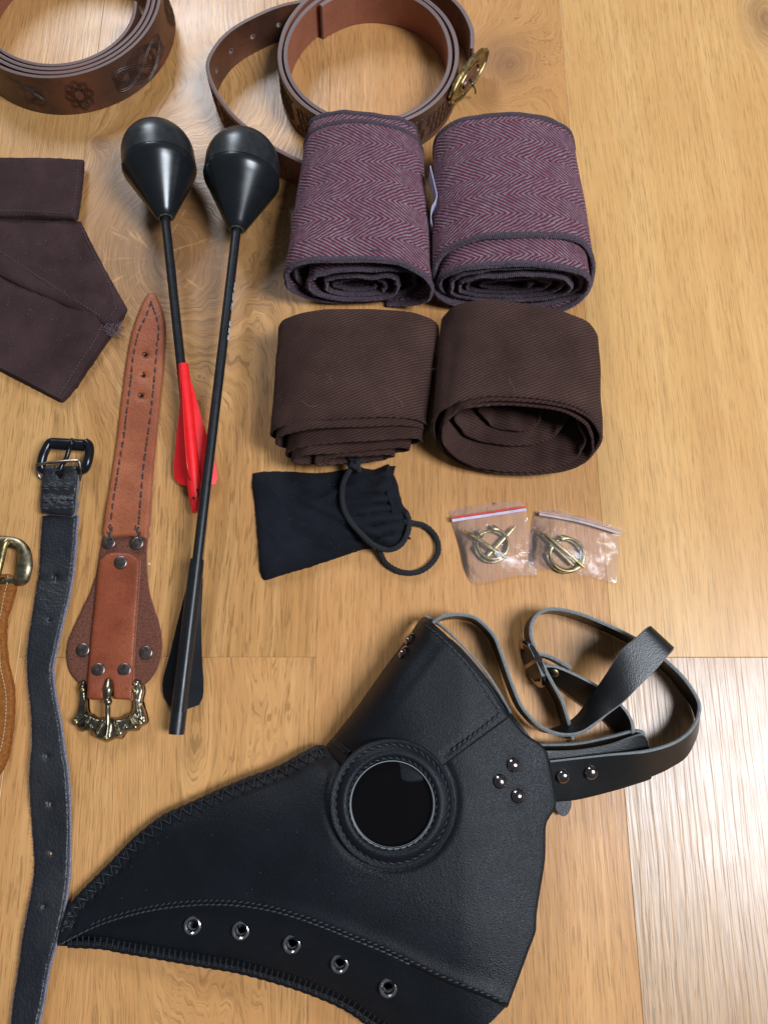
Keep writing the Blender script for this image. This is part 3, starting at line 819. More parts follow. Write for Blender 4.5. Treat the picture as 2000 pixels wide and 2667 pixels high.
Tb1, Gb1 = roll('twill_wrap', 'left of the two plain brown twill rolls, squashed, lying above the black pouch', 'leg wrap', 'rolled plain brown leg wraps',
     (-.0223, .103, .047), (-.0175, .109, .047),
     lambda t, n: .1750 + .003 * math.cos(t) - st(n, (0, 0), (.9, 0), (1.3, .005), (2.0, .007), (2.3, .013), (3.0, .013), (3.4, .018), (4.5, .019)),
     lambda t, n: .2500 + .003 * math.sin(t) - .002 * n, 4.8,
     lambda n: st(n, (0, 1), (.8, .985), (1.1, .95), (2.0, .91), (2.4, .84), (3.1, .80), (3.6, .64), (4.1, .58), (4.8, .35)), M_twill, M_twill, .0016, False, start=-40, seed=14.2, wob=.0015, shift=lambda n: (st(n, (0, 0), (1.1, -.002), (2.2, .001), (3.4, -.004), (4.8, .000)), st(n, (0, 0), (1, 0), (1.6, -.04), (2.6, .03), (3.6, -.07), (4.8, 0))),
     zz=lambda n: (st(n, (0, .001), (1, .003), (2, .005), (3, .008), (4, .012), (5, .016)), st(n, (0, .0475), (1, .0455), (2, .041), (3, .035), (4, .028), (5, .022))))
Tb2, Gb2 = roll('twill_wrap', 'right of the two plain brown twill rolls, its oval hollow end open towards the viewer', 'leg wrap', 'rolled plain brown leg wraps',
     (.0862, .110, .056), (.0915, .104, .056),
     lambda t, n: .1690 + .0165 * math.sin(t) - .0045 * math.cos(t) + st(n, (0, 0), (1, 0), (1.2, -.001), (2, -.003), (3, -.003), (3.7, .004), (4.2, .018), (6, .03)),
     lambda t, n: .2440 + .007 * math.sin(t) - .009 * math.cos(t), 5.6,
     lambda n: st(n, (0, 1), (.8, 1.0), (1.2, .965), (2.0, .925), (2.8, .88), (3.6, .80), (4.2, .62), (5.0, .45), (5.8, .25)), M_twill, M_twill, .0017, False, start=-118, seed=21.4, wob=.0016, dirn=1,
     zz=lambda n: (st(n, (0, .001), (1, .0042), (2, .0085), (3, .013), (4, .018), (5, .021), (6, .024)), st(n, (0, .0565), (1, .0555), (2, .0515), (3, .047), (4, .041), (5, .035), (6, .030))), shift=lambda n: (st(n, (0, 0), (2, .0015), (3, -.001), (4, .003), (6, -.004)), st(n, (0, 0), (1, 0), (2, .03), (3, -.03), (4, .04), (6, 0))))
for T, G, k in ((Tb1, Gb1, 8), (Tb2, Gb2, 9), (Tt1, Gt1, 6), (Tt2, Gt2, 6)): lint(T, G, k, k + 31)


def fuzz(T, G, num, mat, L, seed, rim_share=.5):
    rnd = random.Random(seed); n, m = G.shape[:2]; vs = []; fs = []
    N = np.cross(np.gradient(G, axis=0), np.gradient(G, axis=1)); N /= np.linalg.norm(N, axis=2)[..., None] + 1e-12
    if N[20:60, m // 2, 2].mean() < 0: N = -N
    for k in range(num):
        if rnd.random() < rim_share: i, j = rnd.randrange(1, min(n - 2, 200)), (0 if rnd.random() < .75 else m - 1)
        else: i, j = rnd.randrange(1, 66), rnd.randrange(m - 1)
        f, g = rnd.random(), rnd.random(); p = G[i, j] * (1 - f) + G[i + 1, j] * f
        if 0 < j < m - 1: p = p * (1 - g) + G[i, j + 1] * g
        d = N[i, j] * rnd.uniform(.2, .9) + np.array([rnd.uniform(-1, 1), rnd.uniform(-1, 1) - (.5 if j == 0 else 0), rnd.uniform(-.3, .5)]) * .8
        d /= np.linalg.norm(d); l = L * rnd.uniform(.4, 1.2); b = np.array([rnd.uniform(-1, 1), rnd.uniform(-1, 1), rnd.uniform(-1, .4)]) * l * .35
        p = p + N[i, j] * .0010; sd = np.cross(d, [.3, .5, .8]); sd = sd / (np.linalg.norm(sd) + 1e-9) * .00004; up_ = np.cross(sd, d)
        o = len(vs)
        for q, w_ in ((0, 1), (.5, .9), (1, .3)):
            c = p + d * l * q + b * q * q
            vs += [c + sd * w_, c - sd * .5 * w_ + up_ * .87 * w_, c - sd * .5 * w_ - up_ * .87 * w_]
        for a in (0, 3):
            for e in range(3): fs.append([o + a + e, o + a + (e + 1) % 3, o + a + 3 + (e + 1) % 3, o + a + 3 + e])
    mb = MB(); mb.add(vs, fs); mb.build('wool_fuzz', mat, T, kind='stuff')


M_fz1 = simple('mauve_wool_hair', (.22, .13, .17), .9); M_fz2 = simple('brown_wool_hair', (.10, .065, .06), .9)
fuzz(Tt1, Gt1, 5200, M_fz1, .0017, 1); fuzz(Tt2, Gt2, 5600, M_fz1, .0017, 2); fuzz(Tb1, Gb1, 2200, M_fz2, .0011, 3); fuzz(Tb2, Gb2, 2400, M_fz2, .0011, 4)
# care label sewn in the left tweed roll
M_label = simple('label_satin', (.50, .50, .66), .5)
lab = cr([P(1119, 448, .045), P(1124, 470, .046), P(1131, 500, .045), P(1136, 524, .044), P(1131, 540, .042), P(1123, 556, .040), P(1121, 585, .036), P(1127, 612, .030)], 6)
mb = MB(); sheet(mb, ribbon_grid(lab, (0, 0, 1), .012, 4), .0005, mi=(0, 0, 0)); mb.build('care_label', M_label, Tt1)


# ------------------------------------------------------------------ padded arrows
def arrow(name, label, head_c, head_r, neck, tail, kind):
    Cc, Nk, Tl = Vector(head_c), Vector(neck), Vector(tail)
    ax = (Nk - Cc).normalized(); L = (Nk - Cc).length; r = head_r
    T = thing(name, label, 'arrow', (Nk.x, Nk.y, 0), 'padded arrows lying on the floor')
    prof = [(r * math.sin(t), -r * .98 * math.cos(t)) for t in np.linspace(.04, math.pi / 2 * .93, 16)]
    cone0 = prof[-1][1]
    mb = MB(); lathe(mb, prof + [(r * 1.0, .002), (r * 1.005, .0082), (r * .985, .0085)], Cc, ax, 56); mb.build('rubber_cap', M_rub_d, T)
    mb = MB()
    body = [(r * .98, .0085), (r * 1.012, .0090), (r * 1.018, .0110), (r * .985, .0140), (r * .90, .0180)]
    z0 = .0180; n2 = 10
    for k in range(1, n2 + 1): body.append((r * .90 + (.0066 - r * .90) * k / n2, z0 + (L - z0) * k / n2))
    body += [(.0058, L + .0006), (.0034, L + .0002)]
    lathe(mb, body, Cc, ax, 56); hb = mb.build('rubber_head', M_rub, T)
    mb = MB()                                               # ragged glue bead round the neck
    o1 = ax.orthogonal().normalized(); o2 = ax.cross(o1)
    ring = [Nk + (o1 * math.cos(t) + o2 * math.sin(t)) * (.0046 + .0007 * nz(t * 3, L * 100)) + ax * (.0006 + .0006 * nz(t * 4, 3)) for t in np.linspace(0, 2 * math.pi, 30)]
    tube(mb, ring, [.0007 + .0004 * nz(i * .9, 5) for i in range(30)], 6)
    mb.build('glue_bead', simple('dried_glue', (.10, .10, .085), .4, nscale=800, ns=.5, var=.3), hb)
    mb = MB(); tube(mb, [Nk - ax * .004 + (Tl - Nk) * q for q in np.linspace(0, .985, 12)], .0033, 16); sh = mb.build('shaft', M_shaft, T)
    d = (Tl - Nk).normalized(); sd = Vector((d.y, -d.x, 0)).normalized()
    if sd.x < 0: sd = -sd
    up = sd.cross(d).normalized()
    if up.z < 0: up = -up
    mb = MB()                                               # printed transfer, curved on the shaft
    for q, l, m_, ph in ((.066, .013, 1, -.2), (.082, .022, 0, -.25)) if kind == 'red' else ((.086, .006, 1, .05), (.094, .024, 0, .15), (.124, .016, 0, .25)):
        nb_ = 9
        vs = []; fs = []
        for i in range(nb_ + 1):
            jag = .35 * nz(i * 1.7, q * 40)
            for a in (ph - .28 - jag, ph + .22 + jag):
                rad = sd * math.cos(a) + up * math.sin(a); vs.append(Nk + d * (q + l * (i / nb_) - .05) + rad * .00345)
        for i in range(nb_):
            if kind != 'red' and i % 3 == 2: continue
            fs.append([2 * i, 2 * i + 1, 2 * i + 3, 2 * i + 2])
        mb.add(vs, fs, m_)
    mb.build('printed_mark', [M_white, M_rpaint], sh)
    return T, sh, d, sd, up, Nk, Tl


Ta, sh, d, sd, up, Nk, Tl = arrow('padded_arrow', 'blunt padded arrow with bright red fletching and black round rubber head', P(413, 408, .0275), .0263, P(431, 566, .024), P(513, 1330, .0085), 'red')


def vane(name, mat, T, base0, base1, pts, th=.0006):
    """flat vane from points (fraction along base, offset vector)"""
    n = 26; G = []
    prof = cr(pts, 8); fr = np.linspace(0, 1, n)
    for f in fr:
        o = Vector([float(np.interp(f, prof[:, 0], prof[:, k])) for k in (1, 2, 3)])
        b = Vector(base0).lerp(Vector(base1), f)
        G.append([b + o * q for q in np.linspace(0, 1, 5)])
    mb = MB(); sheet(mb, np.array(G), th, mi=(0, 0, 0)); return mb.build(name, mat, T)


# red arrow: sleeve + vanes
s0, s1 = P(478, 950, .0165), P(513, 1334, .0085)
mb = MB(); SV = [s0, s0.lerp(s1, .1), s0.lerp(s1, .5), s0.lerp(s1, .86), s1]
tube(mb, SV, [.0037, .0040, .0043, .0046, .0032], 18); slv = mb.build('fletching_sleeve', M_red, Ta)
zz = lambda f: s0.lerp(s1, f)
for sgn, prof in ((-1, [(0, 0, 0, 0), (.2, -.0035, 0, -.001), (.5, -.0100, 0, -.003), (.70, -.0140, 0, -.005), (.78, -.0135, 0, -.006), (.815, -.007, 0, -.005), (.82, 0, 0, 0)]),
                  (1, [(0, 0, 0, 0), (.15, .0050, 0, 0), (.35, .0085, 0, -.002), (.55, .0125, 0, -.004), (.72, .0150, 0, -.006), (.79, .0140, 0, -.006), (.82, .008, 0, -.004), (.83, 0, 0, 0)])):
    vane('vane', M_red, Ta, s0, s1, prof)
vane('vane', M_red, Ta, s0, s1, [(0, 0, 0, 0), (.2, -.0010, .001, .0055), (.5, -.0012, .002, .0100), (.70, -.0012, .0025, .0120), (.79, -.001, .002, .0105), (.82, -.0006, .001, .005), (.83, 0, 0, 0)])
mb = MB()
for (u, v) in ((515, 1276), (505, 1297)):
    p = P(u, v, .0140); lathe(mb, [(.0009, -.0008), (.0009, .0003)], p, (0, 0, 1), 10)
mb.build('vent_hole_shade', simple('painted_hole_shade', (.004, .002, .002), .9), slv)  # solid dark plugs, their colour stands for the shade in the holes

Tk, shk, d, sd, up, Nk, Tl = arrow('padded_arrow', 'blunt padded arrow with black fletching crossing over the red one', P(633, 434, .0275), .0272, P(617, 596, .024), P(463, 1895, .0150), 'black')
k0, k1 = P(514, 1458, .0165), P(460, 1912, .0120)
mb = MB(); tube(mb, [k0 + (k0 - k1) * .008, k0, k0.lerp(k1, .04), k0.lerp(k1, .5), k0.lerp(k1, .97), k1, k1.lerp(k0, .004)], [.0034, .0044, .0047, .0049, .0048, .0046, .0032], 22); slk = mb.build('fletching_sleeve', M_shaft, Tk)
for prof in ([(0, 0, 0, 0), (.12, -.004, 0, -.001), (.35, -.0085, 0, -.004), (.55, -.0120, 0, -.007), (.70, -.0150, 0, -.009), (.80, -.0130, 0, -.0095), (.86, -.006, 0, -.006), (.88, 0, 0, 0)],
             [(0, 0, 0, 0), (.10, .0045, 0, -.001), (.35, .0060, 0, -.004), (.55, .0082, 0, -.007), (.70, .0105, 0, -.009), (.80, .0112, 0, -.0095), (.86, .008, 0, -.006), (.88, 0, 0, 0)]):
    vane('vane', M_vane, Tk, k0, k1, prof)
mb = MB()
for (u, v) in ((463, 1845), ): lathe(mb, [(.0009, -.0008), (.0009, .0003)], P(u, v, .0178), (0, 0, 1), 10)
mb.build('vent_hole_shade', simple('painted_hole_shade', (.004, .004, .004), .9), slk)  # solid dark plug, hole shade put into its colour

# ------------------------------------------------------------------ brown cloth at the left
Tc = thing('cloth_garment', 'dark brown hemmed cotton piece folded flat, cut off by the left photo edge', 'cloth', tuple(P(60, 720)))
wr = lambda U, V, a=.0012, f=.012, s=0.: a * (nza(U, V, f, s) + .9 * np.exp(-(nza(U * .6 + V * .25, V * .9 - U * .3, f * 1.6, s + 5) / .10) ** 2) * .55 + .22 * nza(U, V, f * 5, s + 2))
zc = lambda U, V, D: np.minimum(.0042, .0012 + D * .0004) + wr(U, V) + .0022 * np.exp(-((D - 17) / 9.0) ** 2) * (V > 820) * 0 + .0018 * np.exp(-(np.abs((V - 640) * .86 - (U) * .50 + 0) / 26) ** 2) + .0010 * np.exp(-((D - 10) / 9) ** 2)
relief('lower_panel', [(-260, 560, 1), (211, 577, 1), (262, 680), (330, 803, 1), (322, 824), (309, 846), (290, 876), (235, 955), (196, 1013), (168, 1045), (149, 1044, 1), (78, 1006), (0, 966), (-260, 840, 1)], zc, .0004, [M_cloth, M_cloth], Tc, step=15, jit=1.2)
relief('pocket_edge', [(-260, 620, 1), (-60, 690), (40, 738), (70, 752), (235, 824), (266, 842), (300, 840, 1), (328, 812), (331, 802, 1), (262, 678), (211, 577, 1), (-260, 560, 1)], lambda U, V, D: .0062 + wr(U, V, .0020, .010, 3) - .0016 * np.clip(1 - D / 12, 0, 1) ** 2 + .0012 * np.exp(-((D - 20) / 6) ** 2), lambda U, V, Z: Z - .0016, [M_cloth, M_cloth], Tc, step=14, jit=1.0)
relief('upper_flap', [(-260, 400, 1), (0, 410), (120, 411), (219, 416, 1), (214, 480), (203, 560), (198, 572, 1), (100, 566), (0, 566), (-260, 560, 1)], lambda U, V, D: .0098 + wr(U, V, .0012, .012, 9) - .0030 * np.clip(1 - D / 10, 0, 1) ** 2, lambda U, V, Z: Z - .0024, [M_cloth2, M_cloth2], Tc, step=14, jit=.8)
M_pth = simple('mauve_thread', (.12, .075, .09), .9, nscale=900, ns=.4)
zl = lambda u, v: .0050
stitches('hem_stitching', [(-20, 640), (70, 700), (150, 752), (235, 806), (266, 826)], lambda u, v: .0072, M_pth, Tc, .0020, .0008, .00022)
stitches('hem_stitching', [(205, 425), (200, 480), (190, 545), (182, 552)], lambda u, v: .0104, M_pth, Tc, .0018, .0009, .0002)
stitches('hem_stitching', [(0, 549), (60, 549), (120, 552), (180, 556)], lambda u, v: .0102, M_pth, Tc, .0018, .0009, .0002)
stitches('hem_stitching', [(266, 845), (251, 880), (205, 950), (172, 1003), (157, 1023), (156, 1036)], lambda u, v: .0052, M_pth, Tc, .0018, .0009, .0002)
stitches('hem_stitching', [(212, 590), (244, 660), (288, 745), (298, 785), (302, 805), (288, 824)], lambda u, v: .0072, M_pth, Tc, .0018, .0009, .0002)
mb = MB(); rnd = random.Random(4)
for k in range(70):                                         # frayed corner
    p = P(rnd.uniform(272, 312), rnd.uniform(832, 872), .006); a = rnd.uniform(0, 6.28); q = [p]
    for _ in range(5): a += rnd.uniform(-1, 1); q.append(q[-1] + Vector((math.cos(a), math.sin(a), rnd.uniform(-.4, .3))) * .0012)
    tube(mb, cr(q, 3), .00018, 4)
mb.build('frayed_thread', M_pth, Tc, kind='stuff')
mb = MB()
for k in range(60):
    u, v = rnd.uniform(-20, 240), rnd.uniform(600, 980)
    if v > 965 + u * .5: continue
    p = P(u, v, .0075 if v < 700 + u * .4 else .0058); lathe(mb, [(.0002, 0), (.0001, .0003)], p, (0, 0, 1), 5)
mb.build('lint_speck', M_fluff, Tc, kind='stuff')


# ------------------------------------------------------------------ rivets
def rivet(name, u, v, z, r, h, mat, parent, n=24, tilt=(0, 0, 1), flat=False):
    mb = MB(); p = P(u, v, z)
    pr = [(r, 0), (r, h * .35), (r * .93, h * .8), (r * .80, h), (r * .4, h * 1.02), (0, h * 1.0)] if flat else [(r * math.cos(t), h * math.sin(t)) for t in np.linspace(0, math.pi / 2, 9)]
    lathe(mb, pr, p, tilt, n); return mb.build(name, mat, parent)


# ------------------------------------------------------------------ tan leather belt extension
Tf = thing('leather_frog', 'tan leather strap with stitched pointed end, rivets and an ornate cast buckle', 'strap', tuple(P(330, 1300)))
rnd_h = [circle_px(380, 926, 5.2, n=10), circle_px(375, 979, 5.2, n=10), circle_px(369, 1032, 5.2, n=10)]
relief('backing', [(268, 1398, 1), (259, 1449), (251, 1496), (235, 1543), (212, 1594), (188, 1645), (176, 1684), (175, 1723), (187, 1757), (214, 1784), (250, 1800), (340, 1800), (372, 1787), (398, 1762), (416, 1723), (422, 1676), (415, 1625), (396, 1566), (386, 1519), (382, 1449), (386, 1398, 1)],
       rim(lambda U, V: .0030 + .0004 * nza(U, V, .02), 8, .0009), .0004, [M_rough, M_tan_edge], Tf, step=12, jit=.8)
relief('pointed_strap', [(388, 764, 1), (405, 764, 1), (421, 798), (429, 837), (430, 876), (427, 935), (419, 1033), (407, 1151), (396, 1268), (389, 1370), (386, 1396), (380, 1404, 1), (335, 1396), (275, 1401, 1), (268, 1392), (270, 1370), (282, 1288), (298, 1190), (313, 1072), (325, 974), (337, 896), (353, 837), (372, 790)],
       rim(lambda U, V: .0032 + .0026 * np.clip((V - 1200) / 180, 0, 1) + .0003 * nza(U, V, .03), 9, .0013), lambda U, V, Z: np.where(Z > .0045, .0030, .0004), [M_tan, M_tan_edge], Tf, step=11, holes=rnd_h, jit=.7)
sz = lambda u, v: .0033 + .0026 * min(max((v - 1200) / 180, 0), 1)
M_hole_shade = simple('painted_hole_shade', (.005, .003, .003), .9)
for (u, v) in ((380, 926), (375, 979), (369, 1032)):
    mb = MB(); lathe(mb, [(.0001, .0006), (.00128, .0006), (.00132, .0029), (.0015, .0031)], P(u, v, 0), (0, 0, 1), 14, cap=False); mb.build('punched_hole_shade', M_hole_shade, Tf)  # near-black cup paints the shade inside each open hole
stitches('stitching', [(394, 786), (380, 825), (366, 852), (356, 885), (347, 930), (341, 990), (330, 1076), (324, 1135), (313, 1194), (304, 1252), (295, 1308), (289, 1365)], sz, M_thread, Tf, .0052, .0016, .00042)
stitches('stitching', [(394, 786), (400, 804), (408, 829), (414, 856), (410, 890), (406, 943), (398, 1030), (392, 1085), (384, 1143), (376, 1198), (371, 1250), (366, 1310), (361, 1375)], sz, M_thread, Tf, .0052, .0016, .00042)
mb = MB()
A = np.vstack([resample(cr([(394, 786), (380, 825), (366, 852), (356, 885), (347, 930), (341, 990), (330, 1076), (313, 1194), (295, 1308), (288, 1368)], 6), 27.5), resample(cr([(400, 804), (414, 856), (406, 943), (398, 1030), (384, 1143), (371, 1250), (361, 1375)], 6), 27.5)])
for (u, v) in A: lathe(mb, [(.0007, -.0006), (.00072, .00022)], P(u, v, sz(u, v)), (0, 0, 1), 8)
mb.build('stitch_hole_shade', simple('painted_hole_shade', (.006, .004, .004), .9), Tf, kind='stuff')  # small dark discs paint the shade of the needle holes
mb = MB()                                                    # heavy knots where the seam ends
for (u, v) in ((288, 1375), (283, 1388), (286, 1399), (358, 1378), (362, 1392), (365, 1402)):
    for q in range(3):
        c = P(u + random.uniform(-4, 4), v + random.uniform(-4, 4), .0062); a = random.uniform(0, 3)
        tube(mb, [c - Vector((math.cos(a), math.sin(a) * 1.5, .3)) * .0012, c + Vector((0, 0, .0004)), c + Vector((math.cos(a), math.sin(a) * 1.5, -.3)) * .0012], .0004, 6)
mb.build('thread_knot', M_thread, Tf, kind='stuff')
slot = outline([(276, 1772), (284, 1768), (293, 1772), (296, 1790), (294, 1826, 1), (271, 1826, 1), (273, 1795)], 4)
relief('tongue_piece', [(259, 1460, 1), (275, 1444, 1), (294, 1438), (341, 1441), (366, 1458, 1), (364, 1500), (359, 1574), (351, 1692), (345, 1812), (341, 1823, 1), (320, 1822), (296, 1820, 1), (294, 1790), (291, 1772), (284, 1768), (277, 1774), (274, 1795), (271, 1820, 1), (250, 1823), (227, 1820, 1), (228, 1790), (230, 1760), (239, 1653), (251, 1535)],
       rim(lambda U, V: .0064 + .003 * np.clip((V - 1745) / 50, 0, 1) + .0003 * nza(U, V, .02), 9, .0015), lambda U, V, Z: np.where(V > 1775, .0030, .0030), [M_tan2, M_tan_edge], Tf, step=11, jit=.5)
for (u, v, z) in ((285, 1413, .0048), (358, 1415, .0048), (315, 1465, .0064), (217, 1693, .0031), (381, 1700, .0031), (257, 1745, .0064), (325, 1745, .0064)):
    rivet('rivet', u, v, z, .0045, .0009, M_rivet, Tf, flat=True)
# ornate U-shaped cast buckle
ORG = lambda x, y, z: P(160 + x / 6.38, 1730 + y / 6.38, z)
bo = [(400, 255), (330, 290), (262, 400), (290, 540), (282, 700), (240, 830), (185, 920), (190, 1010), (262, 1042), (300, 1100), (340, 1125), (420, 1108), (500, 1122), (530, 1200), (600, 1240), (680, 1268), (750, 1298), (830, 1270), (900, 1240), (1000, 1245), (1042, 1180), (1100, 1122), (1180, 1112), (1260, 1110), (1310, 1050), (1400, 1000), (1435, 930), (1410, 800), (1352, 620), (1385, 430), (1330, 272), (1250, 242), (1182, 262), (1165, 400), (1165, 560), (1200, 600), (1195, 700), (1168, 812), (1100, 832), (1000, 888), (850, 884), (720, 884), (600, 880), (520, 822), (460, 780), (442, 600), (432, 540), (425, 400)]
bo = [(160 + x / 6.38, 1730 + y / 6.38) for x, y in bo]


def zbk(U, V, D):
    z = .0022 + .0046 * np.sqrt(1 - (1 - np.clip(D / 11, 0, 1)) ** 2) + .0002 * nza(U, V, .12, 3)
    for (x0, y0, x1, y1, wd, h) in ((400, 850, 215, 980, 7, .0020), (470, 850, 330, 1080, 4, .0022), (705, 895, 545, 1190, 4.5, .0026), (775, 1010, 745, 1240, 8, .0022), (865, 895, 960, 1210, 4.5, .0026), (1110, 850, 1210, 1080, 4, .0020), (1180, 840, 1330, 990, 7, .0024), (300, 620, 240, 880, 6, .0010), (1230, 620, 1290, 880, 8, .0014), (395, 590, 385, 800, 3, .0016), (1335, 640, 1370, 850, 3, .0012), (1215, 440, 1215, 445, 9, .0018), (350, 420, 350, 425, 9, .0018), (1215, 310, 1220, 315, 6, .0014), (490, 1040, 492, 1045, 4, .0018), (1055, 1035, 1058, 1040, 4, .0018)):
        a = np.array([(160 + x0 / 6.38, 1730 + y0 / 6.38), (160 + x1 / 6.38, 1730 + y1 / 6.38)]); z = z + h * np.exp(-(dist_poly(U, V, a, False) / wd * 1.5) ** 2)
    return z


bu = relief('buckle_frame', bo, zbk, .0008, [M_dbr, M_dbr], Tf, step=2.6, inset=(1.2, 2.6), sharp=70)
mb = MB()
for (x, y, r) in ((355, 425, .0013), (1215, 330, .0011), (1210, 445, .0014), (740, 1225, .0015), (235, 960, .0017), (1310, 975, .0015)):
    lathe(mb, [(r * math.cos(t), r * .5 * math.sin(t)) for t in np.linspace(-.3, math.pi / 2, 8)], P(160 + x / 6.38, 1730 + y / 6.38, .0084), (0, 0, 1), 14)
mb.build('rubbed_knob', M_brass, bu, kind='stuff')
mb = MB(); tg = [ORG(800, 260, .0088), ORG(785, 420, .0105), ORG(775, 560, .0100), ORG(782, 625, .0108), ORG(775, 690, .0100), ORG(775, 850, .0105), ORG(775, 1010, .0108)]
tube(mb, cr(tg, 5), np.interp(np.linspace(0, 6, 31), range(7), [.0016, .0030, .0018, .0026, .0015, .0016, .0010]), 12); mb.build('buckle_tongue', M_dbr, bu)

# ------------------------------------------------------------------ worn black strap with roller buckle
Ts = thing('leather_strap', 'long worn black leather strap with pale fibrous edge, buckle at its upper end', 'strap', tuple(P(130, 1700)))
Lp = [(112, 1343), (106, 1418), (102, 1496), (92, 1555), (80, 1633), (72, 1692), (71, 1739), (74, 1790), (81, 1849), (84, 1927), (78, 2000), (78, 2060), (86, 2181), (90, 2256), (86, 2301), (72, 2377), (60, 2437), (48, 2528), (36, 2603), (29, 2667), (18, 2780)]
Rp = [(199, 1343), (195, 1418), (188, 1488), (178, 1551), (166, 1598), (155, 1645), (145, 1692), (135, 1743), (139, 1794), (147, 1841), (157, 1896), (166, 1966), (172, 2000), (179, 2090), (180, 2211), (175, 2301), (163, 2377), (145, 2452), (124, 2528), (112, 2603), (98, 2667), (80, 2780)]
def zs_(V): return .0050 + .0022 * np.sin(V / 130.0) * (V > 1500) + .0015 * np.sin(V / 61.0)
hl = [circle_px(147, 1506, 2.2, 4.5, 8), circle_px(127, 1613, 2.2, 4.5, 8, .4), circle_px(123, 1970, 4.0, 4.6, 9), circle_px(133, 2095, 4.8, 5.6, 9), circle_px(134, 2223, 3.6, 4, 9), circle_px(116, 2360, 2.2, 4.2, 8, .5)]
ol = [(*Lp[0], 1)] + Lp[1:-1] + [(*Lp[-1], 1), (*Rp[-1], 1)] + Rp[-2:0:-1] + [(*Rp[0], 1)]
relief('strap', ol, rim(lambda U, V: zs_(V) + .0002 * nza(U, V, .05), 7, .0009), lambda U, V, Z: Z - .0026, [M_old, M_lilac], Ts, step=10, holes=hl, jit=.9)
# pale raw edge on the right side
E_ = cr([P(u + 3, v, float(zs_(np.array(v))) - .0016) for u, v in Rp], 8); Wd = np.gradient(E_, axis=0); Wd = np.stack([Wd[:, 1], -Wd[:, 0], Wd[:, 2] * 0 - .0], -1)
Wd /= np.linalg.norm(Wd, axis=1)[:, None]; Wd[:, 2] = -.9
E_ = E_ + np.array([[nz(i * .35, 1) * .00025, 0, nz(i * .3, 5) * .0002] for i in range(len(E_))])
mb = MB(); sheet(mb, ribbon_grid(E_, Wd, .0030 + np.array([.0007 * nz(i * .09, 9) for i in range(len(E_))]), 4), .0012, mi=(0, 0, 0)); mb.build('raw_edge', M_lilac, Ts)
mb = MB(); rnd = random.Random(9)
for side in (Lp, Rp):
    for (u, v) in resample(cr(side, 6), 3.2):
        if v > 2700: continue
        z = float(zs_(np.array(v))); p = P(u + (4 if side is Rp else -1) + rnd.uniform(-1.5, 1.5), v, z - (.0016 if side is Rp else .0007)); a = rnd.uniform(0, 6.28)
        tube(mb, [p, p + Vector((math.cos(a), math.sin(a), rnd.uniform(-.2, .6))) * .0005, p + Vector((math.cos(a + .8), math.sin(a + .8), rnd.uniform(-.3, .6))) * .0010], .00009, 4)
mb.build('edge_fuzz', M_lilac, Ts, kind='stuff')
BK = lambda x, y, z: P(80 + x / 8.85, 1130 + y / 8.85, z)
wslot = outline([(146, 1213, 1), (162, 1213, 1), (161, 1244, 1), (146, 1245, 1)], 2)
relief('folded_end', [(114, 1212, 1), (146, 1211, 1), (146, 1245, 1), (160, 1246, 1), (166, 1212, 1), (204, 1215, 1), (203, 1250), (199, 1290), (197, 1325), (190, 1346, 1), (160, 1342), (106, 1336, 1), (106, 1300), (110, 1250)],
       rim(lambda U, V: .0090 + .0007 * nza(U, V, .06) + .0010 * np.sin(V / 9.0) * (V > 1262), 8, .0014), .0030, [M_old, M_cut], Ts, step=8, jit=1.0)
mb = MB()
for (y, xs) in ((1205, (320, 520, 800, 1000)), (1265, (350, 560, 800)), (1500, (320, 520, 740, 900)), (1540, (350, 560)), (1700, (330, 600, 760, 930))):
    for x in xs:
        a = BK(x, y + random.uniform(-12, 12), .0100); tube(mb, [a - Vector((.0022, 0, .0006)), a + Vector((0, .0002, .0004)), a + Vector((.0022, -.0003, -.0006))], .00055, 6)
mb.build('coarse_stitching', M_thread, Ts, kind='stuff')
mb = MB()
loop_ = [BK(*q) for q in ((1270, 190, .0085), (1350, 260, .0085), (1370, 400, .0085), (1330, 620, .0085), (1270, 780, .0075), (1150, 850, .0060), (700, 900, .0055), (330, 850, .0060), (255, 730, .0075), (290, 520, .0085), (370, 330, .0085), (450, 210, .0085), (540, 180, .0085))]
tube(mb, cr(loop_, 6), .0030, 12); fb = mb.build('buckle_frame', M_black, Ts)
mb = MB(); tube(mb, [BK(515, 225, .0095), BK(520, 225, .0095), BK(1250, 265, .0095), BK(1262, 266, .0095)], [.0036, .0042, .0042, .0036], 16); mb.build('roller', M_black, fb)
mb = MB(); tube(mb, cr([BK(965, 150, .0120), BK(955, 200, .0148), BK(900, 330, .0135), BK(830, 560, .0122), BK(740, 700, .0112), BK(690, 830, .0108)], 5), np.interp(np.linspace(0, 1, 26), [0, .1, .7, 1], [.0019, .0017, .0015, .0018]), 10); mb.build('buckle_tongue', M_black, fb)
mb = MB(); kp = [BK(*q) for q in ((270, 1060, .003), (180, 930, .005), (155, 760, .0085), (200, 700, .0115), (700, 640, .0135), (1050, 620, .0125), (1120, 650, .0120), (1150, 800, .0100), (1170, 900, .0070), (1130, 1080, .0040))]
tube(mb, cr(kp, 5), .0010, 8); mb.build('wire_keeper', metal('worn_wire', (.34, .28, .25), .35, amt=.6), Ts)

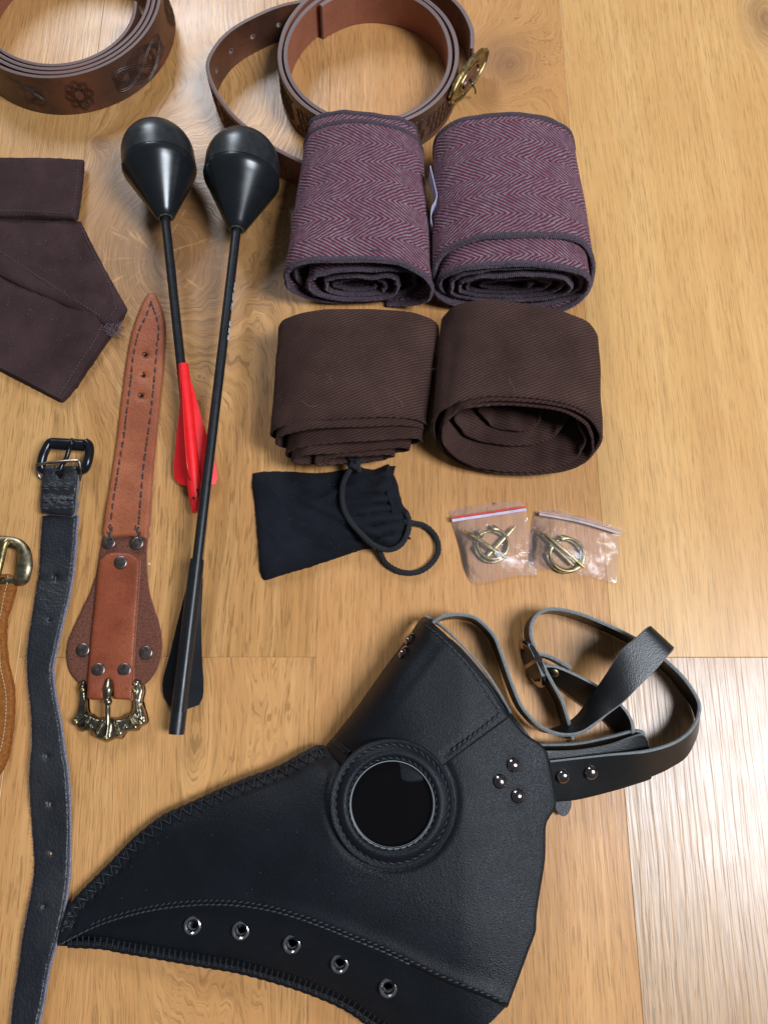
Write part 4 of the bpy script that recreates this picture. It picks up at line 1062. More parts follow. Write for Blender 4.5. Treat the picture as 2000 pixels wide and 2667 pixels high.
# ------------------------------------------------------------------ suede strap with brass buckle at the left edge
To = thing('suede_strap', 'orange brown suede strap with brass D buckle at the left photo edge', 'strap', tuple(P(0, 1700)))
relief('suede_body', [(-140, 1492, 1), (0, 1495), (36, 1498, 1), (39, 1515), (38, 1540), (28, 1575), (18, 1606), (14, 1650), (17, 1710), (24, 1745), (34, 1790), (35, 1830), (33, 1885), (24, 1950), (10, 1995), (-20, 2040), (-60, 2080), (-160, 2100, 1)],
       rim(lambda U, V: .0048 + .0005 * nza(U, V, .04), 10, .0012), .0004, [M_suede, M_suede], To, step=9, jit=1.0)
stitches('stitching', [(22, 1498), (19, 1525), (12, 1550), (5, 1590), (-2, 1630), (0, 1690), (3, 1740), (12, 1780), (17, 1815), (17, 1855), (13, 1900), (6, 1940), (-6, 1980)], lambda u, v: .0048, simple('cream_thread', (.50, .36, .22), .8), To, .0017, .0006, .00030)
mb = MB(); Q = lambda x, y, z: P(x / 3.16, 1380 + y / 3.16, z)
dl = [Q(*q) for q in ((-260, 95, .007), (-90, 95, .007), (60, 98, .007), (150, 120, .007), (200, 180, .007), (208, 260, .007), (198, 345, .0065), (180, 400, .0055), (140, 418, .0045), (90, 425, .0040), (-200, 430, .0040))]
tube(mb, cr(dl, 6), np.interp(np.linspace(0, 1, 61), [0, .35, .55, .7, .85, 1], [.0038, .0040, .0056, .0050, .0030, .0028]), 12, flat=.55); db = mb.build('buckle_frame', metal('aged_brass_frame', (.36, .30, .19), .34, (.10, .08, .05), .6, 200), To)
mb = MB(); tube(mb, cr([Q(70, 85, .0115), Q(40, 130, .0125), Q(10, 260, .0100), Q(-30, 420, .0080)], 5), .0022, 10); mb.build('buckle_tongue', M_brass, db)

# ------------------------------------------------------------------ black drawstring pouch
Tp = thing('drawstring_pouch', 'small black cotton pouch with gathered neck and braided cord, below the brown rolls', 'pouch', tuple(P(850, 1340)))
def zp(U, V, D):
    g = np.exp(-((U - 985) / 62.0) ** 2); a = (U - 930) * .35
    fold = np.abs(np.sin((V + a * .3) / 9.5 + 1.4 * nza(U, V, .012, 4)))
    z = .0030 + .0085 * (1 - np.exp(-D / 42.0)) + .0030 * nza(U, V, .014, 2) + .0006 * np.exp(-(nza(U * .8 - V * .4, V + U * .2, .012, 9) / .12) ** 2) + .0003 * nza(U, V, .05, 6) + .0062 * g * fold ** .6 * np.clip(D / 14, 0, 1)
    r1 = np.abs((V - 1290) + (U - 850) * .45 - 20 * nza(U, V, .008, 8)); r2 = np.abs((V - 1330) - (U - 850) * .5)
    z = z + .0026 * np.exp(-(r1 / 10) ** 2) * np.clip((U - 760) / 90, 0, 1) + .0024 * np.exp(-(r2 / 11) ** 2) * np.clip((U - 720) / 90, 0, 1) - .0018 * np.exp(-((V - 1430 + (U - 700) * .10) / 8) ** 2) * 0
    return z - .0018 * (1 - np.clip(D / 8, 0, 1)) ** 2
relief('pouch_body', [(659, 1234, 1), (690, 1228), (758, 1228), (830, 1232), (905, 1222), (930, 1214), (969, 1223), (1012, 1209, 1), (1024, 1232), (1036, 1262), (1042, 1292), (1052, 1320), (1066, 1338), (1064, 1383), (1050, 1412), (1012, 1431), (981, 1428), (939, 1433), (880, 1452), (831, 1468), (760, 1490), (698, 1509), (684, 1506), (677, 1490, 1), (674, 1443), (664, 1323), (656, 1260)], zp, .0005, [M_pouch, M_pouch], Tp, step=6, jit=1.2)
# ruffled mouth
mth = cr([P(u, v, z) for u, v, z in ((1008, 1214, .004), (1000, 1238, .009), (1007, 1262, .011), (1008, 1290, .012), (1018, 1316, .012), (1022, 1342, .011), (1034, 1362, .010), (1038, 1384, .008), (1046, 1405, .005))], 6)
G = np.array([[Vector(p) + Vector((.0060 * q, .0004 * math.sin(i * 1.1), (.0016 * math.sin(i * .55 + q) * q - .0020 * q))) for q in np.linspace(0, 1, 5)] for i, p in enumerate(mth)])
mb = MB(); sheet(mb, G, .0006, mi=(0, 0, 0)); mb.build('ruffled_mouth', M_pouch, Tp)
def cord(name, pts, parent, r=.0018):
    A, T, N, B = frames(resample(cr(pts, 8), .0009)); mb = MB()
    for ph in range(4):
        q = [A[i] + (N[i] * math.cos(i * .52 + ph * math.pi / 2) + B[i] * math.sin(i * .52 + ph * math.pi / 2)) * r * .52 for i in range(len(A))]
        tube(mb, q, r * .58, 6)
    return mb.build(name, M_cord, parent)
cord('cord', [P(*q) for q in ((922, 1212, .011), (906, 1232, .013), (892, 1268, .014), (894, 1317, .015), (912, 1357, .0155), (945, 1395, .0155), (975, 1421, .0135), (1012, 1432, .010), (1042, 1420, .010), (1060, 1392, .011), (1066, 1360, .010), (1058, 1335, .010))], Tp)
cord('cord', [P(*q) for q in ((1052, 1360, .010), (1075, 1362, .006), (1108, 1371, .0025), (1135, 1399, .0024), (1141, 1437, .0024), (1120, 1471, .0024), (1084, 1491, .0024), (1042, 1489, .0024), (1006, 1468, .0026), (990, 1440, .005), (980, 1420, .009))], Tp)
mb = MB()
for k in range(7):
    t = k * .9; c = P(926 + 9 * math.cos(t), 1206 + 11 * math.sin(t), .013 + .002 * math.sin(k)); o = Vector((math.cos(t + 1), math.sin(t + 1), .3)) * .0032
    tube(mb, cr([c - o, c + Vector((0, 0, .0016)), c + o], 5), .0019, 8)
for (u0, v0, u1, v1) in ((920, 1200, 906, 1190), (932, 1196, 940, 1186)): tube(mb, [P(u0, v0, .013), P(u1, v1, .014)], [.0018, .0012], 8)
mb.build('cord_knot', M_cord, Tp)
mb = MB(); rnd = random.Random(3)
for k in range(34):
    lathe(mb, [(.00016, 0), (.0001, .0002)], P(rnd.uniform(690, 960), rnd.uniform(1250, 1440), .0135), (0, 0, 1), 5)
mb.build('lint_speck', M_fluff, Tp, kind='stuff')

# ------------------------------------------------------------------ zip bags and penannular brooches
film = bpy.data.materials.new('clear_film'); film.use_nodes = True; nt = film.node_tree; nt.nodes.clear()
out = nt.nodes.new('ShaderNodeOutputMaterial'); tr = nt.nodes.new('ShaderNodeBsdfTransparent'); tr.inputs[0].default_value = (.997, .995, .997, 1)
gl = nt.nodes.new('ShaderNodeBsdfGlossy'); gl.inputs['Roughness'].default_value = .07; df = nt.nodes.new('ShaderNodeBsdfDiffuse'); df.inputs[0].default_value = (.92, .86, .90, 1)
m1 = nt.nodes.new('ShaderNodeMixShader'); m1.inputs[0].default_value = .06; m2 = nt.nodes.new('ShaderNodeMixShader'); lw = nt.nodes.new('ShaderNodeFresnel'); lw.inputs[0].default_value = 1.32
tcn = nt.nodes.new('ShaderNodeTexCoord'); ns1 = nt.nodes.new('ShaderNodeTexNoise'); ns1.inputs['Scale'].default_value = 150; ns1.inputs['Detail'].default_value = 4; ns1.inputs['Distortion'].default_value = .8
bp = nt.nodes.new('ShaderNodeBump'); bp.inputs['Distance'].default_value = .0012; bp.inputs['Strength'].default_value = .7
L_ = nt.links.new
L_(tcn.outputs['Object'], ns1.inputs['Vector']); L_(ns1.outputs['Fac'], bp.inputs['Height']); L_(bp.outputs[0], gl.inputs['Normal']); L_(bp.outputs[0], lw.inputs['Normal'])
L_(tr.outputs[0], m1.inputs[1]); L_(df.outputs[0], m1.inputs[2]); L_(lw.outputs[0], m2.inputs[0]); L_(m1.outputs[0], m2.inputs[1]); L_(gl.outputs[0], m2.inputs[2]); L_(m2.outputs[0], out.inputs[0])
M_zr = simple('zip_red', (.70, .05, .04), .4); M_zw = simple('zip_white', (.60, .52, .66), .4); M_zp = simple('zip_pink', (.55, .33, .30), .4)


def film_sheet(name, pts, zf, parent, step=9):
    O = outline(pts, 5); O = resample(np.vstack([O, O[:1]]), 7)[:-1]
    x0, y0 = O.min(0); x1, y1 = O.max(0); gx, gy = np.meshgrid(np.arange(x0, x1, step), np.arange(y0, y1, step)); gx, gy = gx.ravel(), gy.ravel()
    ok = inside(gx, gy, O) & (dist_poly(gx, gy, O) > 4); X = np.vstack([O, np.stack([gx[ok], gy[ok]], -1)]); n = len(O)
    vo, eo, fo, *_ = delaunay_2d_cdt([Vector(p) for p in X], [(i, (i + 1) % n) for i in range(n)], [], 0, 1e-5)
    V2 = np.array([list(p) for p in vo]); F = np.array(fo); c = V2[F].mean(1); F = F[inside(c[:, 0], c[:, 1], O)]
    D = dist_poly(V2[:, 0], V2[:, 1], O); T = PA(V2[:, 0], V2[:, 1], zf(V2[:, 0], V2[:, 1], D)); mb = MB(); mb.add(T, [list(f) for f in F])
    return mb.build(name, film, parent, sharp=None)


bagL = [(1171, 1330, 1), (1208, 1321), (1263, 1312), (1353, 1303, 1), (1366, 1321), (1372, 1342), (1380, 1375), (1387, 1422), (1397, 1473), (1397, 1500, 1), (1353, 1498), (1299, 1508), (1252, 1518), (1225, 1516, 1), (1208, 1476), (1198, 1429), (1183, 1378), (1174, 1353)]
bagR = [(1397, 1330, 1), (1462, 1328), (1494, 1341), (1534, 1344), (1559, 1357), (1628, 1380, 1), (1624, 1388), (1612, 1393, 1), (1611, 1433), (1605, 1520, 1), (1534, 1501), (1462, 1487), (1378, 1480, 1), (1380, 1433), (1386, 1360)]
TL = thing('zip_bag', 'clear zip bag with red stripe, left of the two', 'plastic bag', tuple(P(1285, 1420)), 'small clear zip bags')
TR = thing('zip_bag', 'clear zip bag with faint pink stripe and folded top, right of the two', 'plastic bag', tuple(P(1495, 1420)), 'small clear zip bags')
for T, bag, sd_, cx in ((TL, bagL, 1.0, 1277), (TR, bagR, 5.0, 1470)):
    film_sheet('back_film', bag, lambda U, V, D: .0006 + .0002 * nza(U, V, .03, sd_) + 0 * D, T)
    film_sheet('front_film', bag, lambda U, V, D: .0012 + .0068 * np.exp(-(np.hypot(U - cx, V - 1425) / 75) ** 2) * np.clip(D / 20, 0, 1) + (.0010 * nza(U, V, .012, sd_ + 2) + .0006 * np.abs(nza(U, V, .04, sd_))) * np.clip(D / 9, 0, 1), T)
def strip_px(name, a, b, wpx, z, mat, parent, bend=0):
    A = resample(cr([(a[0], a[1]), ((a[0] + b[0]) / 2, (a[1] + b[1]) / 2 - bend), (b[0], b[1])], 8), 8); W = PA(A[:, 0], A[:, 1], np.full(len(A), z)); t = np.gradient(W, axis=0); sd_ = np.stack([-t[:, 1], t[:, 0], 0 * t[:, 0]], -1)
    mb = MB(); sheet(mb, ribbon_grid(W, sd_, wpx * .00026, 2), .0006, mi=(0, 0, 0)); mb.build(name, mat, parent)
strip_px('zip_stripe', (1175, 1349), (1368, 1320), 3.4, .0042, M_zr, TL)
strip_px('zip_lip', (1177, 1356), (1370, 1327), 6.5, .0040, M_zw, TL)
strip_px('zip_stripe', (1404, 1333), (1612, 1382), 2.6, .0046, M_zp, TR, 6)
strip_px('zip_lip', (1404, 1339), (1612, 1389), 6.0, .0042, simple('zip_clear_lip', (.50, .42, .40), .35), TR, 6)


def brooch(label, c, r, gap, z, pin, ztilt=0.0, wid=.0011):
    T = thing('brooch', label, 'brooch', tuple(P(c[0], c[1])), 'brass penannular brooches in the zip bags')
    C0 = P(c[0], c[1], z); A = [C0 + Vector((r * math.cos(t), r * math.sin(t), ztilt * math.sin(t))) for t in np.linspace(R(gap) + .36, R(gap) + 2 * math.pi - .36, 46)]
    k = np.linspace(0, 1, 46); rad = wid * (.62 + .42 * np.sin(np.pi * k) ** .5) + .0017 * np.exp(-((np.minimum(k, 1 - k) - .02) / .04) ** 2)
    mb = MB(); tube(mb, A, rad, 10, flat=.55); mb.build('ring', M_brass, T)
    (u0, v0, z0), (u1, v1, z1) = pin; a, b = P(u0, v0, z0), P(u1, v1, z1); mb = MB()
    tube(mb, [a.lerp(b, q) for q in np.linspace(0, 1, 14)], np.interp(np.linspace(0, 1, 14), [0, .12, .5, .9, 1], [.0003, .0011, .0015, .0012, .0010]), 8, flat=.7)
    mb.build('pin', M_brass, T); return T


Z = lambda x, y: (1100 + x / 2.765, 1270 + y / 2.765)
brooch('upper brass ring brooch in the red striped bag, pin pointing up left', Z(505, 402), .0104, 112, .0040, ((*Z(302, 306), .0060), (*Z(605, 507), .0050)))
brooch('lower brass ring brooch in the red striped bag, pin pointing up right', Z(492, 425), .0106, 158, .0020, ((*Z(672, 272), .0034), (*Z(450, 508), .0030)))
brooch('upper brass ring brooch in the pink striped bag, with the shinier pin', Z(1040, 480), .0112, 128, .0040, ((*Z(880, 328), .0068), (*Z(1165, 574), .0056)))
brooch('lower brass ring brooch in the pink striped bag, its ring set further left', Z(1018, 490), .0112, 150, .0020, ((*Z(838, 312), .0040), (*Z(1085, 560), .0034)))

# ------------------------------------------------------------------ plague doctor mask
TM = thing('plague_mask', 'black leather mask with a long curved beak, round eyepiece, eyelets and buckled straps', 'mask', tuple(P(900, 2150)))
beak_top = [(150, 2462), (155, 2430), (181, 2362), (225, 2312), (284, 2253), (344, 2190), (382, 2157), (426, 2125), (480, 2100), (561, 2063), (643, 2028), (724, 1998), (778, 1968), (822, 1946), (848, 1943)]
fore = [(853, 1936), (867, 1921), (927, 1845), (969, 1786), (1011, 1727), (1053, 1672), (1091, 1617), (1104, 1606)]
right = [(1104, 1606), (1121, 1617), (1159, 1651), (1201, 1693), (1243, 1740), (1277, 1782), (1306, 1828), (1327, 1864), (1365, 1909), (1405, 1936), (1422, 1955), (1430, 1985), (1438, 2027), (1446, 2069), (1446, 2103), (1430, 2130), (1421, 2155), (1419, 2236), (1407, 2315), (1397, 2382), (1394, 2428), (1377, 2474), (1358, 2527), (1338, 2580), (1321, 2622)]
seam = [(1321, 2626), (1265, 2600), (1165, 2561), (1066, 2513), (1000, 2481), (941, 2457), (860, 2424), (778, 2394), (697, 2372), (615, 2360), (534, 2358), (453, 2364), (371, 2378), (290, 2400), (236, 2421), (187, 2446), (150, 2466)]
beak_bot = [(150, 2466), (171, 2464), (263, 2468), (317, 2478), (426, 2497), (534, 2516), (615, 2530), (697, 2551), (778, 2576), (860, 2608), (914, 2636), (952, 2663), (1010, 2700), (1080, 2745)]
bt = cr(beak_top, 4); bb = cr(beak_bot, 4); fr_ = cr(fore, 4); allcurve = np.vstack([bt, fr_])


def zm(U, V):
    U = np.asarray(U, float); V = np.asarray(V, float)
    d1 = dist_poly(U, V, bt, False); d2 = dist_poly(U, V, bb, False); d3 = dist_poly(U, V, fr_, False)
    a = np.clip((U - 120) / 800, 0, 1); a = .12 + .88 * a * a * (3 - 2 * a)
    q = lambda d, w: np.sqrt(1 - (1 - np.clip(d / w, 0, 1)) ** 2)
    z = .0065 + (.0300 * a) * q(d1, 270) * q(d2, 380) * q(d3, 95)
    z = z - .012 * np.clip((U - 1200) / 260, 0, 1) ** 1.5
    return z


zms = lambda u, v: float(zm(np.array([u]), np.array([v]))[0])
up_out = [(150, 2464, 1)] + beak_top[1:-1] + [(848, 1943, 1)] + fore[:-1] + [(1104, 1606, 1)] + right[1:-1] + [(1321, 2626, 1)] + seam[1:-1]
sm = cr(seam, 5)


def z_up(U, V, D):
    ds = dist_poly(U, V, sm, False); db = dist_poly(U, V, bt, False)
    z = zm(U, V) + .0022 * np.exp(-(ds / 30) ** 2) - .0030 * np.clip(1 - ds / 13, 0, 1) ** 2 - .0008 * np.clip(1 - D / 6, 0, 1) ** 2
    de = np.hypot((U - 1021) / 162, (V - 2089) / 170); z = z - .0012 * np.exp(-((de - 1.03) / .05) ** 2)
    for (ru, rv) in ((1335, 1992), (1300, 2035), (1346, 2073)): z = z - .0016 * np.exp(-((U - ru) ** 2 + (V - rv) ** 2) / 26 ** 2)
    return z - .0018 * np.exp(-((db - 29) / 4) ** 2)


relief('upper_shell', up_out, z_up, lambda U, V, Z: np.where(dist_poly(U, V, bt, False) < 40, .003, np.maximum(.002, Z - .0032)), [M_blk, M_cut], TM, step=9, jit=.4)
dz = .0030
low_out = [(150, 2464, 1)] + [(u, v - 10) for u, v in seam[::-1][1:-1]] + [(1321, 2618, 1), (1304, 2636), (1271, 2668), (1200, 2720), (1080, 2745, 1)] + beak_bot[::-1][1:-1]
relief('lower_shell', low_out, lambda U, V, D: zm(U, V) - dz - .0016 * np.exp(-((dist_poly(U, V, bb, False) - 24) / 4) ** 2), lambda U, V, Z: np.where(dist_poly(U, V, bb, False) < 40, .002, np.maximum(.001, Z - .0030)), [M_blk, M_cut], TM, step=10, holes=[circle_px(u, v, 12, n=14) for u, v in ((503, 2410), (628, 2423), (761, 2458), (885, 2509), (1011, 2572))], jit=.5)
relief('far_shell', [(170, 2462, 1), (236, 2345), (300, 2270), (430, 2160), (600, 2080), (780, 2010), (880, 1960), (960, 1850), (1110, 1640, 1), (1180, 1668), (1260, 1755), (1325, 1850), (1400, 1950), (1425, 2060), (1410, 2160), (1380, 2420), (1300, 2600), (1200, 2690), (1080, 2720, 1), (900, 2600), (700, 2530), (450, 2480)], lambda U, V, D: .0018 + 0 * U, .0004, [M_blk_soft, M_cut], TM, step=40)
# dark lining behind the eyelet holes
relief('beak_lining', [(240, 2440, 1), (400, 2400), (600, 2385), (800, 2420), (1000, 2500), (1200, 2590, 1), (1080, 2640), (900, 2580), (700, 2520), (450, 2475)], lambda U, V, D: np.maximum(zm(U, V) * .5, .003), .0022, [M_blk_soft], TM, step=26)
# second leather layer seen along the forehead's cut edge
strap('forehead_binding', [(1108, 1603, .0150, 1112, 1612, .009), (1140, 1622, .0150, 1146, 1630, .009), (1180, 1656, .0150, 1186, 1664, .009), (1225, 1704, .0150, 1231, 1710, .009), (1268, 1754, .0150, 1272, 1760, .009), (1302, 1806, .0140, 1305, 1811, .009), (1330, 1856, .013, 1332, 1860, .008)], .0014, [M_blk_soft, M_cut], TM, m=3)
# forehead panel laid over the shell
fp_out = [(871, 1922, 1), (927, 1849), (969, 1790), (1011, 1731), (1053, 1676), (1090, 1622), (1103, 1612, 1), (1155, 1655), (1197, 1697), (1239, 1745), (1272, 1787), (1301, 1833), (1327, 1868, 1), (1242, 1930), (1157, 1993, 1), (1080, 2040), (950, 2010), (915, 1960, 1)]
relief('forehead_panel', fp_out, lambda U, V, D: zm(U, V) + .0021 - .0010 * np.clip(1 - D / 7, 0, 1) ** 2 - .0007 * np.exp(-((dist_poly(U, V, np.array([(1108, 1628), (1180, 1690), (1250, 1775), (1301, 1850), (1156, 1968)]), False)) / 6) ** 2), lambda U, V, Z: Z - .0020, [M_blk, M_cut], TM, step=9)
relief('brow_strip', [(851, 1944, 1), (870, 1923, 1), (915, 1955, 1), (890, 1994, 1), (866, 1968)], lambda U, V, D: zm(U, V) + .0026 - .001 * np.clip(1 - D / 8, 0, 1) ** 2, lambda U, V, Z: Z - .0024, [M_blk, M_cut], TM, step=8)
zf2 = lambda u, v: zms(u, v) + .0021
stitches('seam_stitching_and_highlight', [(1108, 1628), (1150, 1663), (1180, 1692), (1218, 1732), (1250, 1777), (1280, 1822), (1301, 1852)], zf2, M_thread, TM, .0028, .0010, .00040, .12)
stitches('seam_stitching_and_highlight', [(1303, 1858), (1260, 1893), (1210, 1930), (1162, 1964)], zf2, M_thread, TM, .0030, .0009, .00058, .15)
stitches('seam_stitching_and_highlight', [(866, 1932), (888, 1950), (904, 1966)], lambda u, v: zms(u, v) + .0028, M_thread, TM, .0022, .0010, .00035)
stitches('seam_stitching_and_highlight', [(u, v - 12) for u, v in seam[::-1][2:]], lambda u, v: zms(u, v) + .0018, M_thread, TM, .0026, .0011, .00038, .15)
stitches('seam_stitching_and_highlight', [(u, v - 2) for u, v in seam[3:]], lambda u, v: zms(u, v) + .0004, simple('painted_fold_highlight', (.045, .05, .055), .35, nscale=500, ns=.5), TM, .0032, .0004, .00050, .05)  # paler row paints the highlight along the folded seam edge


def gusset(name, curve, inner, pitch, zig):
    """over-stitched edge: ridges of thread round the rim"""
    W = resample(cr(curve, 5), 5.0); t = np.gradient(W, axis=0); t /= np.linalg.norm(t, axis=1)[:, None]; nn = np.stack([-t[:, 1], t[:, 0]], -1)
    if inner[0] == 'down': nn = nn if nn[len(nn) // 2, 1] > 0 else -nn
    else: nn = nn if nn[len(nn) // 2, 1] < 0 else -nn
    n = len(W); mb = MB(); mt = MB(); k = 0; s = 0
    # soft rolled edge
    tube(mb, [P(*(W[i] + nn[i] * 7), zms(*(W[i] + nn[i] * 7)) * .82) for i in range(2, n - 1)], [.0024 + .0002 * math.sin(i * 1.3) for i in range(2, n - 1)], 8)
    mb.build(name, M_blk, TM)
    st_ = int(round(pitch / 5.0))
    for i in range(3, n - st_ - 1, st_):
        a = W[i] + nn[i] * 3; b = W[i + (st_ if zig else 0)] + nn[i] * 27 if zig and k % 2 == 0 else W[i] + nn[i] * 27
        if zig:
            a, b = (W[i] + nn[i] * 2, W[i + st_] + nn[i + st_] * 27) if k % 2 == 0 else (W[i] + nn[i] * 27, W[i + st_] + nn[i + st_] * 2)
        pts = []
        for q in np.linspace(0, 1, 6):
            c = a * (1 - q) + b * q; dd = 2 + 25 * (q if (not zig or k % 2 == 0) else 1 - q)
            pts.append(P(c[0], c[1], zms(*c) + .0006 + .0016 * math.exp(-((dd - 8) / 8) ** 2)))
        tube(mt, pts, .00036, 5); k += 1
    mt.build('edge_stitching', M_thr2, TM, kind='stuff')


gusset('rolled_edge', beak_top[1:], ('down',), 15, True)
gusset('rolled_edge', beak_bot[1:], ('up',), 15, False)

# eyepiece
zE = zms(1021, 2092) + .0015
eC = P(1021, 2089, zE); aX = (P(1183, 2089, zE) - P(859, 2089, zE)) / 2; aY = (P(1021, 1919, zE) - P(1021, 2259, zE)) / 2
lC = P(1021, 2096, zE)


def ering(name, prof, mat, parent, C0=None, n=96, cap=False):
    C0 = C0 or eC; mb = MB(); vs = []; fs = []; m = len(prof)
    for i in range(n):
        t = 2 * math.pi * i / n
        for (k, h) in prof: vs.append(C0 + aX * k * math.cos(t) + aY * k * math.sin(t) + Vector((0, 0, h)))
    for i in range(n):
        for j in range(m - 1): fs.append([i * m + j, ((i + 1) % n) * m + j, ((i + 1) % n) * m + j + 1, i * m + j + 1])
    if cap: fs.append([i * m for i in range(n)])
    mb.add(vs, fs); return mb.build(name, mat, parent)


er = ering('eye_ring', [(1.0, -.0040), (1.0, .0012), (.985, .0020), (.93, .0020), (.905, .0014), (.88, .0020), (.84, .0031), (.79, .0039), (.745, .0037), (.71, .0028), (.70, .0022), (.685, .0029), (.672, .0029)], M_blk, TM)
ering('lens_rim', [(.675, .0031), (.668, .0033), (.662, .0029), (.655, .0000), (.655, -.003)], simple('pale_cut_rim', (.30, .33, .34), .7, nscale=500, ns=.3), er, C0=P(1021, 2093, zE))
lm = Mat('dark_lens', (.003, .0022, .0025), .06, .28)
ering('eye_lens', [(.01, .0006), (.4, .0004), (.657, -.0002), (.657, -.003)], lm.m, er, C0=P(1021, 2094, zE), cap=True)


def ring_st(k, lo, L, g, rad, slant):
    mb = MB(); n = int(2 * math.pi * aX.length * k / (L + g))
    for i in range(n):
        t0 = 2 * math.pi * i / n; t1 = t0 + 2 * math.pi * L / (L + g) / n
        q = lambda t, dk, h: eC + aX * (k + dk) * math.cos(t) + aY * (k + dk) * math.sin(t) + Vector((0, 0, lo + h))
        tube(mb, [q(t0, -slant, -.0003), q((t0 + t1) / 2, 0, .0005), q(t1, slant, -.0003)], [rad * .6, rad, rad * .6], 6)
    mb.build('ring_stitching', M_thread, er, kind='stuff')


ring_st(.905, .0018, .0030, .0013, .00045, .014)
ring_st(.700, .0031, .0026, .0012, .00038, .012)
# rivets and eyelets
for (u, v) in ((1335, 1992), (1300, 2035), (1346, 2073)): rivet('rivet', u, v, zms(u, v) - .0012, .0042, .0030, M_gun, TM)
for (u, v) in ((503, 2410), (628, 2423), (761, 2458), (885, 2509), (1011, 2572)):
    mb = MB(); z = zms(u, v) - dz; p = P(u, v, z)
    lathe(mb, [(.0030, -.006), (.0031, -.001), (.0033, .0008), (.0040, .0013), (.0049, .0009), (.0053, .0000), (.0052, -.0008)], p, (.05, -.05, 1), 28, cap=False); ey = mb.build('eyelet', M_nick, TM)
for (u, v, k) in ((1050, 1698, 1.0), (1066, 1664, .7)):
    mb = MB(); z = zms(u + 4, v) + .001; lathe(mb, [(.0022, .0), (.0022, .0008), (.0034, .0013), (.0044, .0004)], P(u, v, z), (-.93, .60, .30), 24, cap=False); mb.build('eyelet', M_gun, TM)

# straps
SM = [M_blk_soft, M_blk_soft, M_cut]
tabA = [(1415, 1958, .0185, 1432, 2086, .0085), (1500, 1955, .0185, 1500, 2080, .0080), (1582, 1941, .019, 1590, 2058, .0065), (1640, 1921, .0195, 1650, 2040, .0045), (1672, 1913, .0205, 1688, 2027, .0020), (1686, 1928, .0195, 1690, 2022, .0022)]
strap('side_tab', tabA, .0022, SM, TM, hump=.003)
strap('side_tab', [(1405, 1939, .012, 1412, 1968, .0016), (1500, 1936, .014, 1504, 1966, .0016), (1590, 1918, .016, 1594, 1950, .0016), (1650, 1903, .016, 1655, 1938, .0016), (1676, 1908, .016, 1680, 1942, .0016)], .0022, SM, TM)
S2 = [(1433, 1983, .0225, 1446, 2080, .0130), (1486, 1977, .0225, 1500, 2072, .0120), (1582, 1966, .0230, 1592, 2050, .0100), (1640, 1961, .0235, 1660, 2032, .0080), (1688, 1955, .0245, 1712, 2012, .0040), (1741, 1940, .0230, 1745, 1995, .0030), (1775, 1922, .0215, 1780, 1972, .0030), (1800, 1899, .0205, 1802, 1937, .0030), (1817, 1866, .0200, 1815, 1892, .0025), (1820, 1833, .0195, 1803, 1842, .0020), (1804, 1799, .0195), (1775, 1760, .0195), (1732, 1719, .0195), (1693, 1688, .0195), (1650, 1661, .0195), (1582, 1628, .0195), (1510, 1599, .0195), (1447, 1586, .0195), (1409, 1594, .0195), (1387, 1618, .0200), (1382, 1649, .0205), (1389, 1678, .0210), (1410, 1725, .0210), (1433, 1770, .0205), (1462, 1823, .0200), (1481, 1881, .0195), (1492, 1925, .0160)]
strap('head_strap', S2, .0021, SM, TM, n=8)
for (u, v, z) in ((1465, 2023, .0200), (1538, 2013, .0195)):
    rivet('rivet', u, v, z, .0042, .0028, M_gun, TM, tilt=(0, -.30, .95))
S1 = [(1128, 1622, .0200), (1145, 1609, .0210), (1163, 1603, .0210), (1196, 1600, .0205), (1235, 1608, .0200), (1264, 1630, .0200), (1288, 1659, .0200), (1302, 1693, .0200), (1317, 1736, .0205), (1336, 1789, .0215), (1360, 1842, .0225), (1399, 1886, .0240), (1437, 1907, .0260), (1476, 1914, .0280, 1478, 1884, .0130), (1515, 1907, .0300, 1506, 1862, .0150), (1548, 1886, .0320, 1530, 1830, .0190), (1582, 1859, .0330, 1558, 1789, .0250), (1621, 1828, .0340, 1582, 1751, .0310), (1659, 1789, .0345, 1618, 1695, .0345), (1707, 1741, .0345, 1654, 1664, .0350), (1738, 1704, .0340, 1680, 1640, .0345), (1750, 1690, .0310, 1690, 1633, .0315), (1751, 1692, .0270, 1690, 1636, .0275), (1740, 1704, .0245, 1680, 1644, .0250), (1712, 1732, .0235, 1652, 1672, .0240), (1690, 1752, .0235, 1632, 1692, .0240)]
strap('top_strap', S1, .0021, SM, TM, n=8)
S3 = [(1413, 1735, .0200, 1428, 1770, .0040), (1447, 1736, .0205, 1440, 1776, .0040), (1500, 1758, .0205, 1482, 1806, .0030), (1556, 1788, .0200, 1526, 1840, .0025), (1600, 1820, .0195, 1572, 1872, .0022), (1632, 1855, .0190, 1600, 1900, .0020), (1646, 1885, .0180, 1615, 1920, .0020), (1648, 1912, .0165, 1625, 1935, .0020)]
strap('head_strap', S3, .0021, SM, TM)
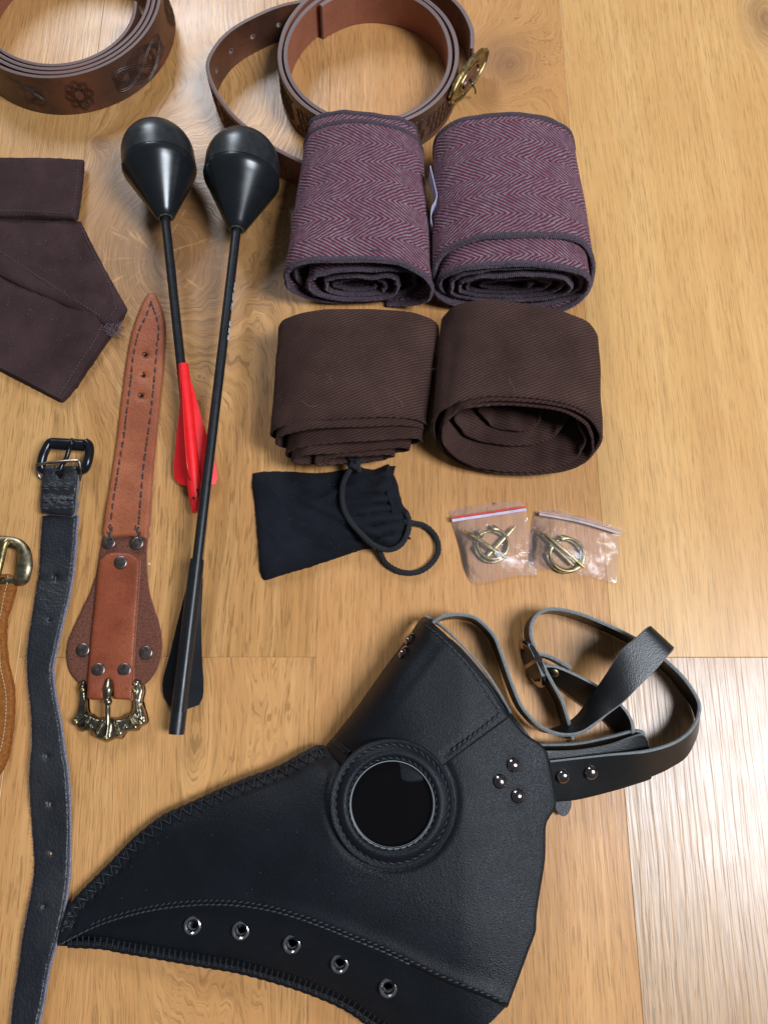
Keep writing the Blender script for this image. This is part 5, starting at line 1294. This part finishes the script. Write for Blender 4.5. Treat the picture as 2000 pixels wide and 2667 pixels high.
strap('head_strap', [(1403, 1703, .0215), (1422, 1707, .0215), (1447, 1717, .0215), (1486, 1740, .0215)], .0021, SM, TM, drop=.010)
rivet('rivet', 1440, 1750, .0160, .0038, .0018, M_brass, TM, tilt=(-.55, -.75, .45))
relief('strap_tip', [(1446, 2070, 1), (1488, 2070, 1), (1487, 2100), (1478, 2120), (1466, 2127), (1453, 2118), (1446, 2100)], lambda U, V, D: .0052 + 0 * U, .0030, [M_blk_soft, M_cut], TM, step=8)
oC = P(1386, 1727, .013); oA = (P(1359, 1664, .013) - P(1418, 1792, .013)) / 2; oB = (P(1402, 1716, .0245) - P(1368, 1740, .003)) / 2
ov_ = oval('strap_buckle', oC, oA, oB * 1.02, .66, True, .0034, M_gun, TM, ornate=False)
strap('buckle_cover', [(1378, 1678, .0210, 1360, 1688, .0060), (1392, 1705, .0225, 1366, 1718, .0050), (1404, 1732, .0225, 1374, 1748, .0045), (1414, 1760, .0215, 1388, 1772, .0045)], .0022, SM, TM)

rnd = random.Random(12); mb = MB()
for k in range(90):
    u, v = rnd.uniform(300, 1400), rnd.uniform(1700, 2600)
    if not inside(np.array([u]), np.array([v]), np.array([q[:2] for q in up_out]))[0]: continue
    lathe(mb, [(.00013, 0), (.0001, .0002)], P(u, v, zms(u, v) + (.0024 if v < 1980 else .0004)), (0, 0, 1), 5)
mb.build('lint_speck', M_fluff, TM, kind='stuff')
# a few dust specks and crumbs on the boards
M_crumb = simple('crumb', (.05, .03, .02), .8); M_crumbl = simple('pale_crumb', (.6, .5, .3), .6)
for (u, v, r, mt) in ((389, 1469, .0011, M_crumbl), (1476, 2424, .0004, M_crumbl), (600, 1620, .0003, M_crumb)):
    mb = MB(); lathe(mb, [(r, 0), (r * .9, r * .4), (r * .4, r * .6)], P(u, v, .0001), (0, 0, 1), 7); o = mb.build('crumb', mt)
    tag(o, {389: 'yellowish crumb on the floor right of the tan strap', 1476: 'tiny pale speck on the floor right of the mask', 600: 'tiny dark speck on the floor right of the black fletching'}[u], 'crumb')
